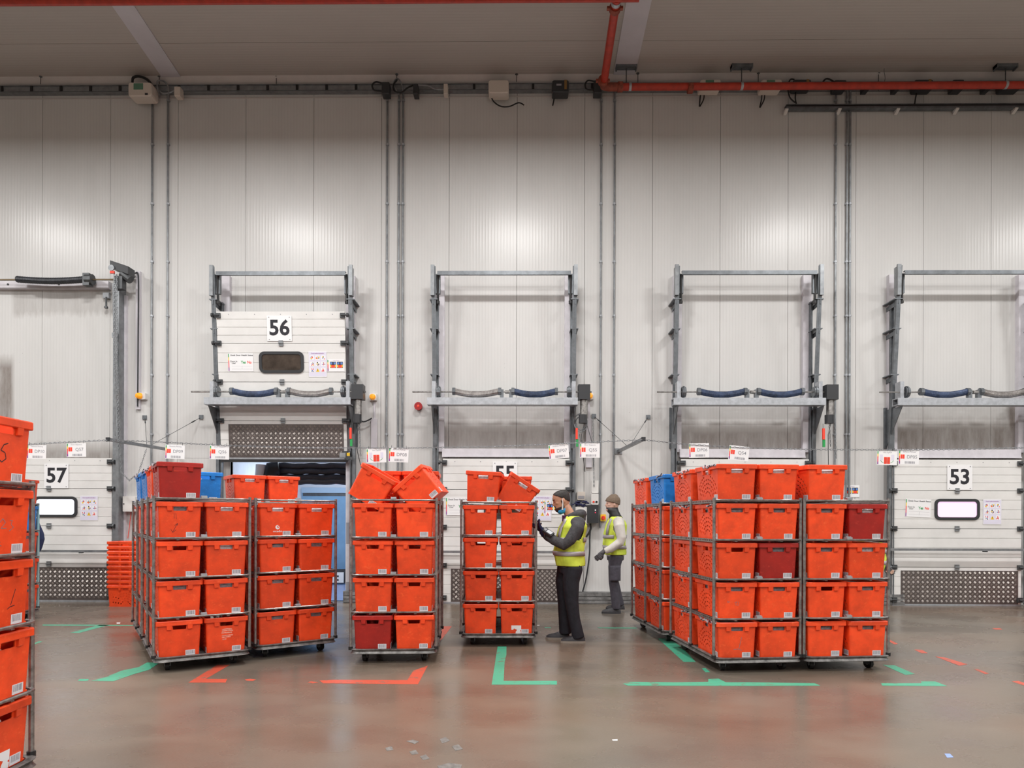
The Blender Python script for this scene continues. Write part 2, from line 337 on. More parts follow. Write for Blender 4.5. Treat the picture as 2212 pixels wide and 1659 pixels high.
    def mesh(s, name, mats, smooth=False):
        me = bpy.data.meshes.new(name); me.from_pydata(s.v, [], s.f)
        for m in mats: me.materials.append(M[m] if isinstance(m, str) else m)
        if any(s.m): me.polygons.foreach_set('material_index', s.m)
        if smooth:
            me.shade_smooth()
            me.set_sharp_from_angle(angle=R(38))
        me.update(); return me
    def build(s, name, mats, parent=None, smooth=False, **kw):
        if not isinstance(mats, (list, tuple)): mats = [mats]
        return link(name, s.mesh(name, mats, smooth), parent, **kw)
def link(name, me, parent=None, loc=None, rot=None, **kw):
    o = bpy.data.objects.new(name, me); COL.objects.link(o); o.parent = parent
    if loc is not None: o.location = loc
    if rot is not None: o.rotation_euler = rot
    for k, v in kw.items(): o[k] = v
    return o
def thing(name, label, cat, loc=(0,0,0), rz=0., group=None, rot=None):
    o = bpy.data.objects.new(name, None); COL.objects.link(o); o.empty_display_size = .05
    o.location = loc; o.rotation_euler = rot if rot is not None else (0, 0, rz); o['label'] = label; o['category'] = cat
    if group: o['group'] = group
    return o
def struct(name, loc=(0,0,0), rot=(0,0,0)):
    o = bpy.data.objects.new(name, None); COL.objects.link(o); o.location = loc; o.rotation_euler = rot; o['kind'] = 'structure'
    return o
_tc = {}
def text_mesh(body, size, bold=0., font_space=1.0):
    key = (body, size, bold, font_space)
    if key in _tc: return _tc[key]
    cu = bpy.data.curves.new('lettering', 'FONT'); cu.body = body; cu.size = size; cu.offset = bold*size
    cu.align_x = 'CENTER'; cu.align_y = 'CENTER'; cu.space_character = font_space; cu.resolution_u = 3; cu.space_line = .8
    o = bpy.data.objects.new('lettering', cu); COL.objects.link(o)
    me = bpy.data.meshes.new_from_object(o.evaluated_get(bpy.context.evaluated_depsgraph_get()))
    bpy.data.objects.remove(o); bpy.data.curves.remove(cu)
    _tc[key] = me; return me
def text(body, size, m, parent, x, z, y=-.002, bold=0., name='lettering', sx=1., space=1.):
    me = text_mesh(body, size, bold, space).copy(); me.materials.clear(); me.materials.append(M[m])
    o = link(name, me, parent, (x, y, z), (math.pi/2, 0, 0)); o.scale = (sx, 1, 1); return o
def rrect(hx, hy, r, n=4):
    pts = []
    for cx, cy, a0 in ((hx-r, hy-r, 0), (-hx+r, hy-r, 90), (-hx+r, -hy+r, 180), (hx-r, -hy+r, 270)):
        for i in range(n+1):
            a = R(a0+90*i/n); pts.append((cx+r*math.cos(a), cy+r*math.sin(a)))
    return pts
# ------------------------------------------------------------------ floor, ceiling, wall
f = MB(); f.box(-24, 24, -12, YW+.2, -.1, 0); f.build('floor', 'floor', None, kind='structure')
M['sidewall'] = mat('plain_side_wall', (.55,.54,.52), .5)
MB().box(-24.1, -24, -12, YW+.1, 0, ZC).build('wall_left', 'sidewall', None, kind='structure')
MB().box(24, 24.1, -12, YW+.1, 0, ZC).build('wall_right', 'sidewall', None, kind='structure')
MB().box(-24, 24, -12.1, -12, 0, ZC).build('wall_front', 'sidewall', None, kind='structure')
ce = struct('ceiling')
yj = [W(1106, 89, 0.001+YW)[1]]
y_joint = (ZC-CH)*FPX/(CY-89)
yy = y_joint; edges = [YW]
while yy > -12: edges.append(yy); yy -= 1.14
edges.append(-12)
for a, b in zip(edges[:-1], edges[1:]):
    MB().box(-24, 24, b+.004, a-.004, ZC, ZC+.08).build('panel', 'ceiling', ce)
MB().box(-24, 24, -12, YW+.2, ZC+.012, ZC+.05).build('backing', 'joint', ce)
# wide cover strips running to the wall
for (xa, ya, xb, yb, w) in ((262, 8, 373, 172, .32), (1375, 30, 1349, 160, .36)):
    def cpt(px, py):
        d = ray(px, py); t = (ZC-.02-CH)/d.z; return Vector((d.x*t, d.y*t, ZC-.02))
    p, q = cpt(xa, ya), cpt(xb, yb)
    dx = (q-p)/(q.y-p.y); q = p+dx*(YW-.02-p.y); p = p+dx*(-6-p.y)
    MB().poly([(p.x-w/2, p.y, ZC-.015), (p.x+w/2, p.y, ZC-.015), (q.x+w/2, q.y, ZC-.015), (q.x-w/2, q.y, ZC-.015)], (0,0,1), .015).build('cover_strip', 'strip', ce)

wall = struct('wall_back')
jpx = [92+146.4*k for k in range(-10, 27)]
jx = [W(p, 400, YW).x for p in jpx]
ox0, ox1 = W(497, 1100, YW).x, W(753, 1100, YW).x; oz = W(620, 990, YW).z
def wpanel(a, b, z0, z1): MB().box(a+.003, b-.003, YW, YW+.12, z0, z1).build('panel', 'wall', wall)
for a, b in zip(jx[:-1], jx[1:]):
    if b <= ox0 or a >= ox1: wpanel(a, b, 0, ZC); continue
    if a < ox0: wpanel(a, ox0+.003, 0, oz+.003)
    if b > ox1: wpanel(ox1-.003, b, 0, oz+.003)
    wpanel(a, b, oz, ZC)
mb = MB(); mb.box(-24, ox0, YW+.015, YW+.1, 0, ZC).box(ox1, 24, YW+.015, YW+.1, 0, ZC).box(ox0, ox1, YW+.015, YW+.1, oz, ZC)
mb.build('backing', 'joint', wall)
MB().poly([(-24, YW-.14, ZC), (-24, YW, ZC), (-24, YW, ZC-.14), (-24, YW-.02, ZC-.14)], (1,0,0), 48).build('trim_1', 'cornice', None, kind='structure')
MB().box(-24, 24, YW-.012, YW, ZC-.30, ZC-.285).build('trim_2', 'cornice', None, kind='structure')

# ------------------------------------------------------------------ galvanised trunking under the ceiling
t = thing('cable_trunking', 'long grey galvanised cable trunking running along the wall just under the ceiling', 'cable tray')
za, zb = W(600, 205, YW).z, W(600, 191, YW).z
MB().box(-12, 14, YW-.10, YW-.003, za, zb).build('trunking', 'galv', t)
MB().box(-12, 14, YW-.112, YW-.10, zb-.012, zb).box(-12, 14, YW-.112, YW-.10, za, za+.012).build('lip', 'steel', t)
for k in range(-1, 28):
    x = W(5+63.7*k, 198, YW-.1).x
    MB().box(x-.02, x+.02, YW-.116, YW-.098, za+.01, zb-.01).build('slot', 'black', t)
def hanger(px, py_top, z_low, y, label, plate=False, r=.006):
    d = ray(px, py_top); tt = (ZC-CH)/d.z; x = d.x*tt; yy = d.y*tt
    h = thing('hanger_rod', label, 'hanger', (x, yy, ZC), group='ceiling hanger rods')
    MB().cyl((0,0,0), (0,0,z_low-ZC), r, 6).build('rod', 'steeldark', h)
    if plate: MB().box(-.17, .17, -.05, .05, -.05, 0).box(-.17, -.15, -.055, .055, -.07, 0).box(.15, .17, -.055, .055, -.07, 0).build('channel', 'steel', h)
    else: MB().cyl((0,0,0), (0,0,-.012), .025, 10).build('plate', 'steel', h)
    return yy
for px, lab in ((88, 'thin hanger rod holding the trunking near the left edge'), (344, 'thin hanger rod beside the looped grey conduit above two conduits'),
                (597, 'thin hanger rod holding the trunking above door 56'), (857, 'thin hanger rod above the black looped cable'),
                (1116, 'thin hanger rod right of the cream box')):
    hanger(px, 165 if px < 800 else 160, zb, YW-.1, lab)

# ------------------------------------------------------------------ red sprinkler pipe
sp = thing('sprinkler_pipe', 'red sprinkler pipe running along the wall top and turning towards the ceiling middle', 'pipe')
ZP = 8.47
def pz(px, py): d = ray(px, py); tt = (ZP-CH)/d.z; return Vector((d.x*tt, d.y*tt, ZP))
c0 = pz(1300, 188); c1 = pz(1332, -3); c2 = Vector((22, c0.y+.0, ZP)); c0 = Vector((c0.x, c0.y, ZP))
MB().tube([c0+Vector((.32,0,0)), c2], .056, 14).build('main_run', 'redpaint', sp, smooth=True)
MB().tube([c0+Vector((.02,-.10,.0)), c1], .06, 14).build('cross_run', 'redpaint', sp, smooth=True)
MB().tube([c0+Vector((.01,-.14,0)), c0+Vector((.03,-.03,0)), c0+Vector((.12,0,0)), c0+Vector((.34,0,0))], .066, 12).build('elbow', 'rustred', sp, smooth=True)
MB().tube([Vector((-22, c1.y-.02, ZP)), Vector((c1.x+.3, c1.y-.02, ZP))], .056, 14).build('upper_run', 'redpaint', sp, smooth=True)
def coupling(p, d):
    d = Vector(d).normalized(); mbx = MB().cyl(p-d*.04, p+d*.04, .078, 14); s = d.cross(Vector((0,0,1))).normalized()
    mbx.bar(p-s*.11, p+s*.11, .05, .035); mbx.build('coupling', 'rustred', sp, smooth=True)
dd = (c1-c0).normalized()
coupling(c0+dd*.16, dd); coupling(c0+dd*1.72, dd); coupling(c0+Vector((.3,0,0)), (1,0,0)); coupling(W(1491, 191, c0.y)*1, (1,0,0))
MB().cyl(c0+dd*1.8, c0+dd*1.86, .066, 14).build('clamp', 'galvlight', sp)
for px in (1361, 1602, 2172):
    x = W(px, 190, c0.y).x
    MB().cyl((x-.02, c0.y, ZP), (x+.02, c0.y, ZP), .061, 14).build('clamp', 'galvlight', sp)
    hanger(px-8 if px < 1500 else px, 141, ZP+.05, c0.y, 'short channel and rod holding the red pipe, ' + {1361:'beside the pale ceiling strip',1602:'above the display boxes',2172:'near the right edge'}[px], plate=True, r=.008)
for px in (1378, 1638, 1898):
    hanger(px, 158, ZP+.1, c0.y, 'thin rod with a round plate behind the red pipe, ' + {1378:'beside the pale strip',1638:'between two display boxes',1898:'over the right part'}[px])

# ------------------------------------------------------------------ boxes on the trunking
def wbox(name, label, cat, x0, y0, x1, y1, d, m, front=None, off=.1, group=None):
    Y = YW-off; a, b = W(x0, y1, Y-d), W(x1, y0, Y-d)
    t = thing(name, label, cat, ((a.x+b.x)/2, Y, a.z), group=group); w = (b.x-a.x)/2; h = b.z-a.z
    mb = MB(); pts = [(px_, pz_) for px_, pz_ in rrect(w, h/2, min(w, h)*.18, 2)]
    mb.loft([[(x, 0, z+h/2) for x, z in pts], [(x, -d*.9, z+h/2) for x, z in pts], [(x*.94, -d, z*.9+h/2) for x, z in pts]][::-1])
    mb.build('housing', m, t)
    if front == 'lcd':
        MB().box(-w*.5, w*.3, -d-.004, -d, h*.45, h*.9).build('display', M['lcd'], t)
        MB().box(w*.45, w*.7, -d-.003, -d, h*.05, h*.2).build('button', 'blackbox', t)
    if front == 'label':
        MB().box(-w*.5, w*.1, -d-.004, -d, h*.5, h*.65).build('label_plate', 'pgrey', t)
        MB().box(w*.45, w*.75, -d-.004, -d, h*.2, h*.98).build('amber_strip', M['amberstrip'], t)
    return t
M['scrap'] = mat('blue_scrap', (.25,.35,.65), .6)
M['chip'] = mat('chipped_concrete', (.165,.155,.145), .7, var=.4, vscale=30)
M['brass'] = mat('tarnished_shaft', (.20,.15,.09), .5, .7)
M['navy'] = mat('navy_knit', (.018,.02,.07), .9, bump=.4, bscale=120, var=.3, vscale=20)
M['vanblue2'] = mat('pale_header', (.34,.46,.58), .35)
M['seal2'] = mat('black_seal_tube', (.045,.043,.055), .5, var=.3)
M['lcd'] = mat('green_display', (.10,.22,.15), .3); M['amberstrip'] = mat('amber_strip', (.25,.14,.04), .5)
wbox('display_box', 'cream rounded box with green display on the trunking, under a black cable loop', 'display', 276, 177, 327, 207, .22, 'cream', 'lcd')
wbox('display_box', 'cream box with green display behind the red pipe, left of two', 'display', 1513, 171, 1558, 190, .2, 'cream', 'lcd')
wbox('display_box', 'cream box with green display behind the red pipe, right of two', 'display', 1645, 171, 1690, 190, .2, 'cream', 'lcd')
wbox('junction_box', 'small cream junction box on the trunking near the twin conduits', 'junction box', 376, 186, 389, 207, .12, 'cream')
wbox('junction_box', 'plain cream rectangular box on the trunking with a drooping black cable', 'junction box', 1055, 172, 1099, 200, .2, 'cream')
wbox('junction_box', 'slim cream junction box right of the black looped connector', 'junction box', 958, 180, 967, 202, .12, 'cream')
wbox('junction_box', 'black box with grey label on the trunking left of the red pipe corner', 'junction box', 1193, 172, 1229, 198, .2, 'blackbox', 'label')
for i, (a, b, c, d_, lab) in enumerate(((824,176,841,202,'black connector block on trunking above the triple conduits, with black loop'), (892,180,903,202,'slim black connector block ending the grey cable bundle'),
        (1283,172,1300,200,'black connector block with a loop tucked behind the red pipe corner'),
        (1714,171,1753,190,'wide black box behind the red pipe with an amber stripe, left one'), (1803,172,1829,192,'black connector behind the pipe above the right conduits'),
        (1868,177,1880,192,'small dark connector behind the red pipe, nearer the conduits'), (1934,177,1945,192,'small dark connector behind the red pipe, middle one'),
        (1977,171,2017,192,'wide black box with amber stripe behind the pipe, right one'), (2060,171,2083,192,'black wedge-shaped box behind the red pipe near right end'),
        (2130,177,2142,192,'small dark connector behind the red pipe near its right hanger'), (2165,175,2206,192,'dark box behind the red pipe at the right edge'))):
    wbox('connector_box', lab, 'connector', a, b, c, d_, .16, 'blackbox', 'label' if c-a > 35 else None)
def cable(label, pts, r, m, Y, name='cable', cat='cable', group=None, n=6):
    P = [W(x, y, Y if len(p) < 1 else Y-p[0]) for (x, y, *p) in pts]
    # Catmull-Rom smoothing
    Q = []
    for i in range(len(P)-1):
        a, b, c, d = P[max(i-1, 0)], P[i], P[i+1], P[min(i+2, len(P)-1)]
        for k in range(6):
            t = k/6; Q.append(.5*((2*b)+(c-a)*t+(2*a-5*b+4*c-d)*t*t+(3*b-a-3*c+d)*t**3))
    Q.append(P[-1])
    o = MB().tube(Q, r, n).build(name, m, None, smooth=True); o['label'] = label; o['category'] = cat
    if group: o['group'] = group
    return o
cable('thick black cable looping over the cream display box', [(286,178),(288,168),(300,165),(318,172),(329,188),(330,206)], .022, 'black', YW-.22)
cable('grey flexible conduit looped below a hanger rod', [(345,206),(340,190),(341,175),(355,176),(364,190),(364,215)], .014, 'galv', YW-.16)
cable('grey flexible conduit lying along the trunking into the small cream box', [(345,196),(352,202),(366,200),(378,194)], .014, 'galv', YW-.16)
cable('black cable loop at the left connector block', [(826,180),(812,177),(804,184),(809,195),(826,197)], .014, 'black', YW-.2)
cable('black cable ring above the triple conduits', [(858,172),(850,184),(853,197),(868,199),(880,190),(893,184)], .014, 'black', YW-.2)
cable('grey cable ring beside the black cable ring', [(862,205),(850,182),(857,170),(866,178),(872,205)], .012, 'galv', YW-.18)
cable('grey cable bundle sagging from black connector to cream box', [(903,184),(925,185),(940,192),(958,193)], .014, 'galv', YW-.16)
cable('drooping black cable under the plain cream box', [(1061,199),(1064,216),(1080,229),(1100,230),(1120,222),(1132,227)], .012, 'black', YW-.14)
cable('short black cable hanging under the labelled black box', [(1198,198),(1197,212),(1194,228)], .011, 'black', YW-.1)
cable('black cable loop left of the red pipe corner', [(1284,176),(1270,174),(1264,183),(1268,193),(1285,194)], .013, 'black', YW-.2)
cable('pair of short black cables under the left display box', [(1514,198),(1512,215),(1511,230)], .012, 'black', YW-.1)
cable('short black cable curving below the left display box', [(1521,198),(1520,214),(1512,230)], .010, 'black', YW-.1)
cable('short black cable straight below the right display box', [(1646,198),(1645,214),(1641,232)], .010, 'black', YW-.1)
cable('short black cable curving below the right display box', [(1651,198),(1651,214),(1642,232)], .010, 'black', YW-.1)
cable('black cable looping from the wide black box to the long rail', [(1716,172),(1707,172),(1702,188),(1706,210),(1718,222)], .012, 'black', YW-.16)
cable('black cable dropping to the left end of the long rail', [(1719,198),(1718,212),(1720,224)], .012, 'black', YW-.14)
cable('big black cable loop above the right conduits', [(1803,186),(1785,188),(1778,178),(1786,170),(1800,176),(1812,188)], .014, 'black', YW-.2)
cable('black cable down to the middle of the long rail', [(1981,198),(1978,210),(1976,224)], .012, 'black', YW-.14)
cable('thin wire hanging from the ceiling right of the pipe rods', [(1910,148),(1910,156),(1912,170),(1908,182)], .004, 'steeldark', YW-.3)

# long black lighting rail
t = thing('cable_rail', 'long dark slotted rail with black cables below the red pipe at upper right', 'cable tray')
ra, rb = W(1699, 234, YW-.12), W(2300, 222, YW-.12)
MB().box(ra.x, 14, YW-.12, YW-.02, ra.z, ra.z+.012).box(ra.x, 14, YW-.12, YW-.115, ra.z+.012, ra.z+.03).box(ra.x, 14, YW-.12, YW-.02, rb.z-.012, rb.z).build('tray', 'steel', t)
MB().box(ra.x+.1, 14, YW-.112, YW-.04, ra.z+.02, rb.z-.015).build('cable_bundle', 'black', t)
for px in (1701, 1816, 1943, 2071, 2199):
    x = W(px, 234, YW-.15).x; MB().poly([(x-.02, YW-.12, ra.z-.02), (x-.02, YW-.02, ra.z-.06), (x-.02, YW-.02, ra.z), (x-.02, YW-.12, ra.z)], (1,0,0), .05).build('bracket', 'whitebox', t)

# ------------------------------------------------------------------ vertical conduits
CON = [(329,200,1005,'left of the pair beside the leftmost door'),(363,200,1010,'right of the pair beside the leftmost door'),(837,200,1020,'leftmost of three beside the alarm sounder'),
       (862,200,1020,'middle of three beside the alarm sounder'),(871,200,1020,'rightmost of three beside the alarm sounder'),(1299,196,1140,'beside the wall isolator switch, left one'),
       (1328,196,1100,'above the walking worker, right one'),(1806,196,1120,'leftmost of three above the right-hand cages'),(1830,196,1120,'middle of three above the right-hand cages'),(1837,196,1120,'rightmost of three above the right-hand cages')]
for i, (px, y0, y1, lab) in enumerate(CON):
    top, bot = W(px, y0, YW-.03), W(px-1, y1, YW-.03)
    t = thing('conduit', 'thin grey steel conduit running up the wall, ' + lab, 'conduit', (top.x, YW-.03, 0))
    MB().cyl((0,0,bot.z), (0,0,top.z), .0165, 8).build('pipe', 'galv', t, smooth=True)
    for yc in (217, 312, 440, 565, 682, 810, 938):
        z = W(px, yc, YW-.03).z
        if bot.z < z < top.z: MB().box(-.025, .025, .002, .03, z-.012, z+.012).cyl((0,0,z-.016), (0,0,z+.016), .023, 8).build('clip', 'galvlight', t)
# ------------------------------------------------------------------ dock doors
LH, LW = 2.43, 2.12
M['kick'] = mat('dark_chequer_plate', (.135,.115,.11), .42, .55, var=.25, vscale=6)
M['tread'] = mat('chequer_tread', (.50,.46,.43), .3, .7, var=.3, vscale=9)
M['seal'] = mat('black_seal', (.02,.02,.022), .6)
SEC = [(0, .64), (.64, 1.28), (1.28, 1.91), (1.91, LH)]
def leaf_meshes():
    out = []
    for (a, b) in SEC:
        mb = MB(); n = 4; h = (b-a)/n
        mb.box(-LW/2, LW/2, -.034, 0, a+.004, b-.004)
        for k in range(n):
            mb.box(-LW/2, LW/2, -.042, -.034, a+k*h+(.006 if k else .004), a+(k+1)*h-(.002 if k < n-1 else .004))
        out.append(mb.mesh('panel', ['leaf']))
    kp = MB().box(-LW/2+.14, LW/2-.05, -.047, -.040, .03, .585).mesh('kick_plate', ['kick'])
    tr = MB(); x0, x1, z0, z1 = -LW/2+.15, LW/2-.06, .04, .575; p = .078
    nx = int((x1-x0)/p*2); nz = int((z1-z0)/p*2)
    for i in range(nx+1):
        for j in range(nz+1):
            if (i+j) % 2: continue
            cx, cz = x0+i*p/2, z0+j*p/2
            if cx < x0+.02 or cx > x1-.02 or cz < z0+.01 or cz > z1-.01: continue
            s = 1 if i % 2 else -1
            # three slim ribs per diamond
            for o in (-.013, 0, .013):
                ux, uz = .7071*s, .7071; ax, az = cx+o*uz*-s, cz+o*ux*s
                L_ = .025
                d = Vector((ux, 0, uz)); n_ = Vector((-uz, 0, ux)); c = Vector((ax, -.047, az))
                P = [c+d*L_, c+n_*.0058, c-d*L_, c-n_*.0058]; q = [x_+Vector((0,-.005,0)) for x_ in (c+d*L_*.6, c-d*L_*.6)]
                tr.add([*P, *q], [(0,1,4),(1,5,4),(1,2,5),(2,3,5),(3,4,5),(3,0,4)])
    trm = tr.mesh('tread', ['tread'])
    return out, kp, trm
PANELS, KICK, TREAD = leaf_meshes()
WINO = [(x, z) for x, z in rrect(.37, .175, .085, 5)]; WINI = [(x, z) for x, z in rrect(.325, .13, .05, 5)]
def window_parts(root, glass, zc=1.60, xo=0.):
    mb = MB(); mb.loft([[(x+xo, -.042, z+zc) for x, z in WINO], [(x+xo, -.062, z+zc) for x, z in WINO], [(x+xo, -.062, z+zc) for x, z in WINI], [(x+xo, -.044, z+zc) for x, z in WINI]][::-1], cap=False)
    fr = mb.build('window_frame', 'blackbox', root, smooth=True)
    MB().poly([(x+xo, -.046, z+zc) for x, z in WINI], (0,-1,0), .003).build('pane', glass, fr)
HINGE = MB().box(-.035, .035, -.062, -.042, -.045, .045).cyl((-.04, -.066, 0), (.04, -.066, 0), .012, 8).mesh('hinge', ['galv'])
ROLL = MB().box(-.05, .03, -.07, -.04, -.04, .04).cyl((-.03, -.08, 0), (.09, -.08, 0), .014, 8).cyl((.06, -.08, 0), (.09, -.08, 0), .035, 12).mesh('roller_bracket', ['steeldark'])
RIVET = MB().cyl((0,-.046,0), (0,-.042,0), .007, 6).mesh('rivet', ['pgrey'])
def door(n, px, base_y, glass, tilt=0., zoff=0., yb=.10, xo=0.):
    c = W(px, 1200, YW-yb)
    root = struct('door_%d' % n, (c.x, YW-yb, zoff), (tilt, 0, 0))
    for me in PANELS: link('panel', me, root)
    k = link('kick_plate', KICK, root); link('tread', TREAD, k, kind='stuff')
    window_parts(root, glass, xo=xo)
    for z in (.64, 1.28, 1.91): link('hinge', HINGE, root, (0,0,z))
    for s in (-1, 1):
        for z in (.10, .64, 1.28, 1.91, 2.36):
            o = link('roller_bracket', ROLL, root, (s*(LW/2-.02), 0, z)); o.scale = (s, 1, 1)
    for i in range(5): link('rivet', RIVET, root, (-.86+i*.43, 0, LH-.05))
    MB().box(-LW/2, LW/2, -.045, -.005, .0, .03).build('bottom_rail', 'galvlight', root)
    MB().box(-LW/2, LW/2, -.055, .0, -.05, .0).build('bottom_seal', 'seal', root)
    root_m = Matrix.Translation((c.x, YW-yb, zoff)) @ Matrix.Rotation(tilt, 4, 'X')
    return root, root_m
def on_leaf(m, lx, lz, off=.046):
    p = m @ Vector((lx, -off, lz)); return p
def number_sign(m, tilt, lx, lz, s, label, rot=0.):
    t = thing('number_sign', label, 'sign', on_leaf(m, lx, lz, .050), rot=Matrix.Rotation(tilt, 4, 'X').to_euler())
    MB().box(-.205, .205, -.006, 0, -.205, .205).build('plate', 'white', t)
    text(s, .345, 'ink', t, 0, 0, -.0075, bold=.025)
    sb = MB()
    for x in (-.17, .17):
        for z in (-.18, .18): sb.cyl((x, -.009, z), (x, -.005, z), .008, 6)
    sb.build('screw', 'grayink', t, kind='stuff')
def sheet(name, label, p, w, h, tilt=0., roll=0., group=None):
    t = thing(name, label, 'poster', p, rot=(Matrix.Rotation(tilt, 4, 'X') @ Matrix.Rotation(roll, 4, 'Y')).to_euler(), group=group)
    MB().box(-w/2, w/2, -.002, 0, -h/2, h/2).build('sheet', 'white', t); return t
def rainbow(t, w, h, x=None):
    x = -w/2+.012 if x is None else x; n = 5
    mb = MB()
    for i, m in enumerate(('green', 'yellow', 'icon', 'pink', 'purple')):
        z1 = h/2-.01-i*(h-.02)/n; mb.box(x-.006, x+.008, -.003, -.002, z1-(h-.02)/n, z1, i)
    mb.build('colour_strip', ['green', 'yellow', 'icon', 'pink', 'purple'], t)
def status_poster(label, p, tilt=0., roll=0.):
    t = sheet('status_poster', label, p, .42, .30, tilt, roll); rainbow(t, .42, .30)
    text('Dock Door Health Status', .036, 'ink', t, .02, .115, -.003, .02)
    text('Door In\nUse?', .036, 'ink', t, -.115, .0, -.003, .01)
    text('Yes', .062, 'green', t, .045, 0, -.003, .03, sx=.85); text('No', .062, 'icon', t, .145, 0, -.003, .03, sx=.85)
    MB().box(-.15, .19, -.003, -.002, -.062, -.060).box(-.15, .19, -.003, -.002, -.11, -.108).box(.02, .022, -.003, -.002, -.11, -.06).build('ruled_line', 'pgrey', t)
def picture_poster(label, p, tilt=0., roll=0.):
    w, h = .30, .42; t = sheet('instruction_poster', label, p, w, h, tilt, roll)
    MB().box(-w/2+.004, w/2-.004, -.0026, -.002, -h/2+.01, h/2-.01).build('tint', M['tint'], t)
    text('Dock loading/unloading', .024, 'purple', t, 0, .175, -.0032, .02, sx=.95)
    mb = MB(); cols = ['pblue', 'icon', 'yellow', 'ink', 'pink', 'pgrey', 'white']; rnd = random.Random(5)
    for r in range(3):
        for c in range(3):
            cx, cz = -.095+c*.095, .105-r*.10
            if (r, c) == (2, 1):
                mb.poly([(cx-.03, -.003, cz-.03), (cx+.03, -.003, cz-.03), (cx, -.003, cz+.03)], (0,-1,0), .001, 2); mb.box(cx-.003, cx+.003, -.0045, -.004, cz-.015, cz+.012, 3); continue
            mb.box(cx-.036, cx+.036, -.003, -.0026, cz-.036, cz+.036, 6)
            for q in range(7):
                a, b = cx+rnd.uniform(-.03, .015), cz+rnd.uniform(-.032, .012); mb.box(a, a+rnd.uniform(.008, .02), -.0036-q*.0001, -.003, b, b+rnd.uniform(.01, .024), rnd.randrange(6))
    mb.build('picture_print', cols, t)
def photo_poster(label, p, tilt=0., roll=0.):
    w, h = .285, .20; t = sheet('photo_poster', label, p, w, h, tilt, roll); rainbow(t, w, h)
    mb = MB(); rnd = random.Random(9)
    for c in range(2):
        cx = -.045+c*.115; mb.box(cx-.05, cx+.05, -.003, -.002, -.04, .06, 3)
        mb.box(cx-.035, cx+.035, -.0034, -.003, -.035, .005, 1); mb.box(cx-.048, cx-.03, -.0036, -.003, -.03, .01, 2); mb.box(cx+.03, cx+.046, -.0036, -.003, -.03, .01, 2)
        mb.box(cx-.045, cx-.01, -.0036, -.003, .015, .05, 0); mb.box(cx+.01, cx+.045, -.0036, -.003, .015, .05, 0)
    mb.build('picture_print', ['pblue', 'icon', 'yellow', 'ink'], t)
    text('Load positions', .017, 'purple', t, .01, .078, -.003)
M['tint'] = mat('pale_lilac_print', (.70,.68,.80), .5)

# closed doors: 57, 55, 54, 53; open door 56 raised and tilted on its sloping tracks
D57, m57 = door(1, 110, 1297, 'winlit', xo=.11)
D55, m55 = door(3, 1093, 1300, 'windark')
D54, m54 = door(4, 1607, 1300, 'windark')
D53, m53 = door(5, 2063, 1303, 'winpink')
T56 = -.0
zb56 = W(614, 996, YW-.12).z; zt56 = W(612, 682, YW-.32).z
T56 = math.asin(.20/LH)
D56, m56 = door(2, 615, 1300, 'windark', tilt=T56, zoff=zb56+.03, yb=.12)
number_sign(m57, 0, W(122, 1030, YW-.15).x-m57.translation.x, 2.12, '57', 'square white number plate reading 57 on the leftmost dock door')
number_sign(m56, T56, -.02, 2.15, '56', 'square white number plate reading 56 on the raised dock door')
number_sign(m55, 0, -.02, 2.17, '55', 'white number plate reading 55 half hidden behind orange totes')
number_sign(m53, 0, .04, 2.13, '53', 'square white number plate reading 53 on the rightmost dock door')
status_poster('white door health status sheet left of the dark window on the raised door', on_leaf(m56, -.68, 1.60), T56)
picture_poster('tall instruction poster with small pictures right of the window on the raised door', on_leaf(m56, .60, 1.57), T56)
photo_poster('landscape photo sheet at the right edge of raised door 56', on_leaf(m56, .90, 1.55), T56)
picture_poster('tall instruction poster with small pictures right of the lit window on the leftmost door', on_leaf(m57, W(192, 1100, YW-.15).x-m57.translation.x, 1.58))
status_poster('white door health status sheet left of the lit window on the rightmost door', on_leaf(m53, -.64, 1.62), roll=.04)
picture_poster('tall instruction poster with small pictures right of the pinkish lit window on the rightmost door', on_leaf(m53, .58, 1.56))
status_poster('white door health status sheet beside the centre cage on door 55', W(990, 1094, YW-.15))
picture_poster('tall instruction poster between the centre cage and the worker on door 55', W(1172, 1098, YW-.15), roll=.02)
photo_poster('landscape photo sheet just in front of the worker\'s face on door 55', W(1194, 1097, YW-.15), roll=.02)
photo_poster('small photo sheet on the wall above the right-hand pair of cages', W(1838, 1061, YW-.005))

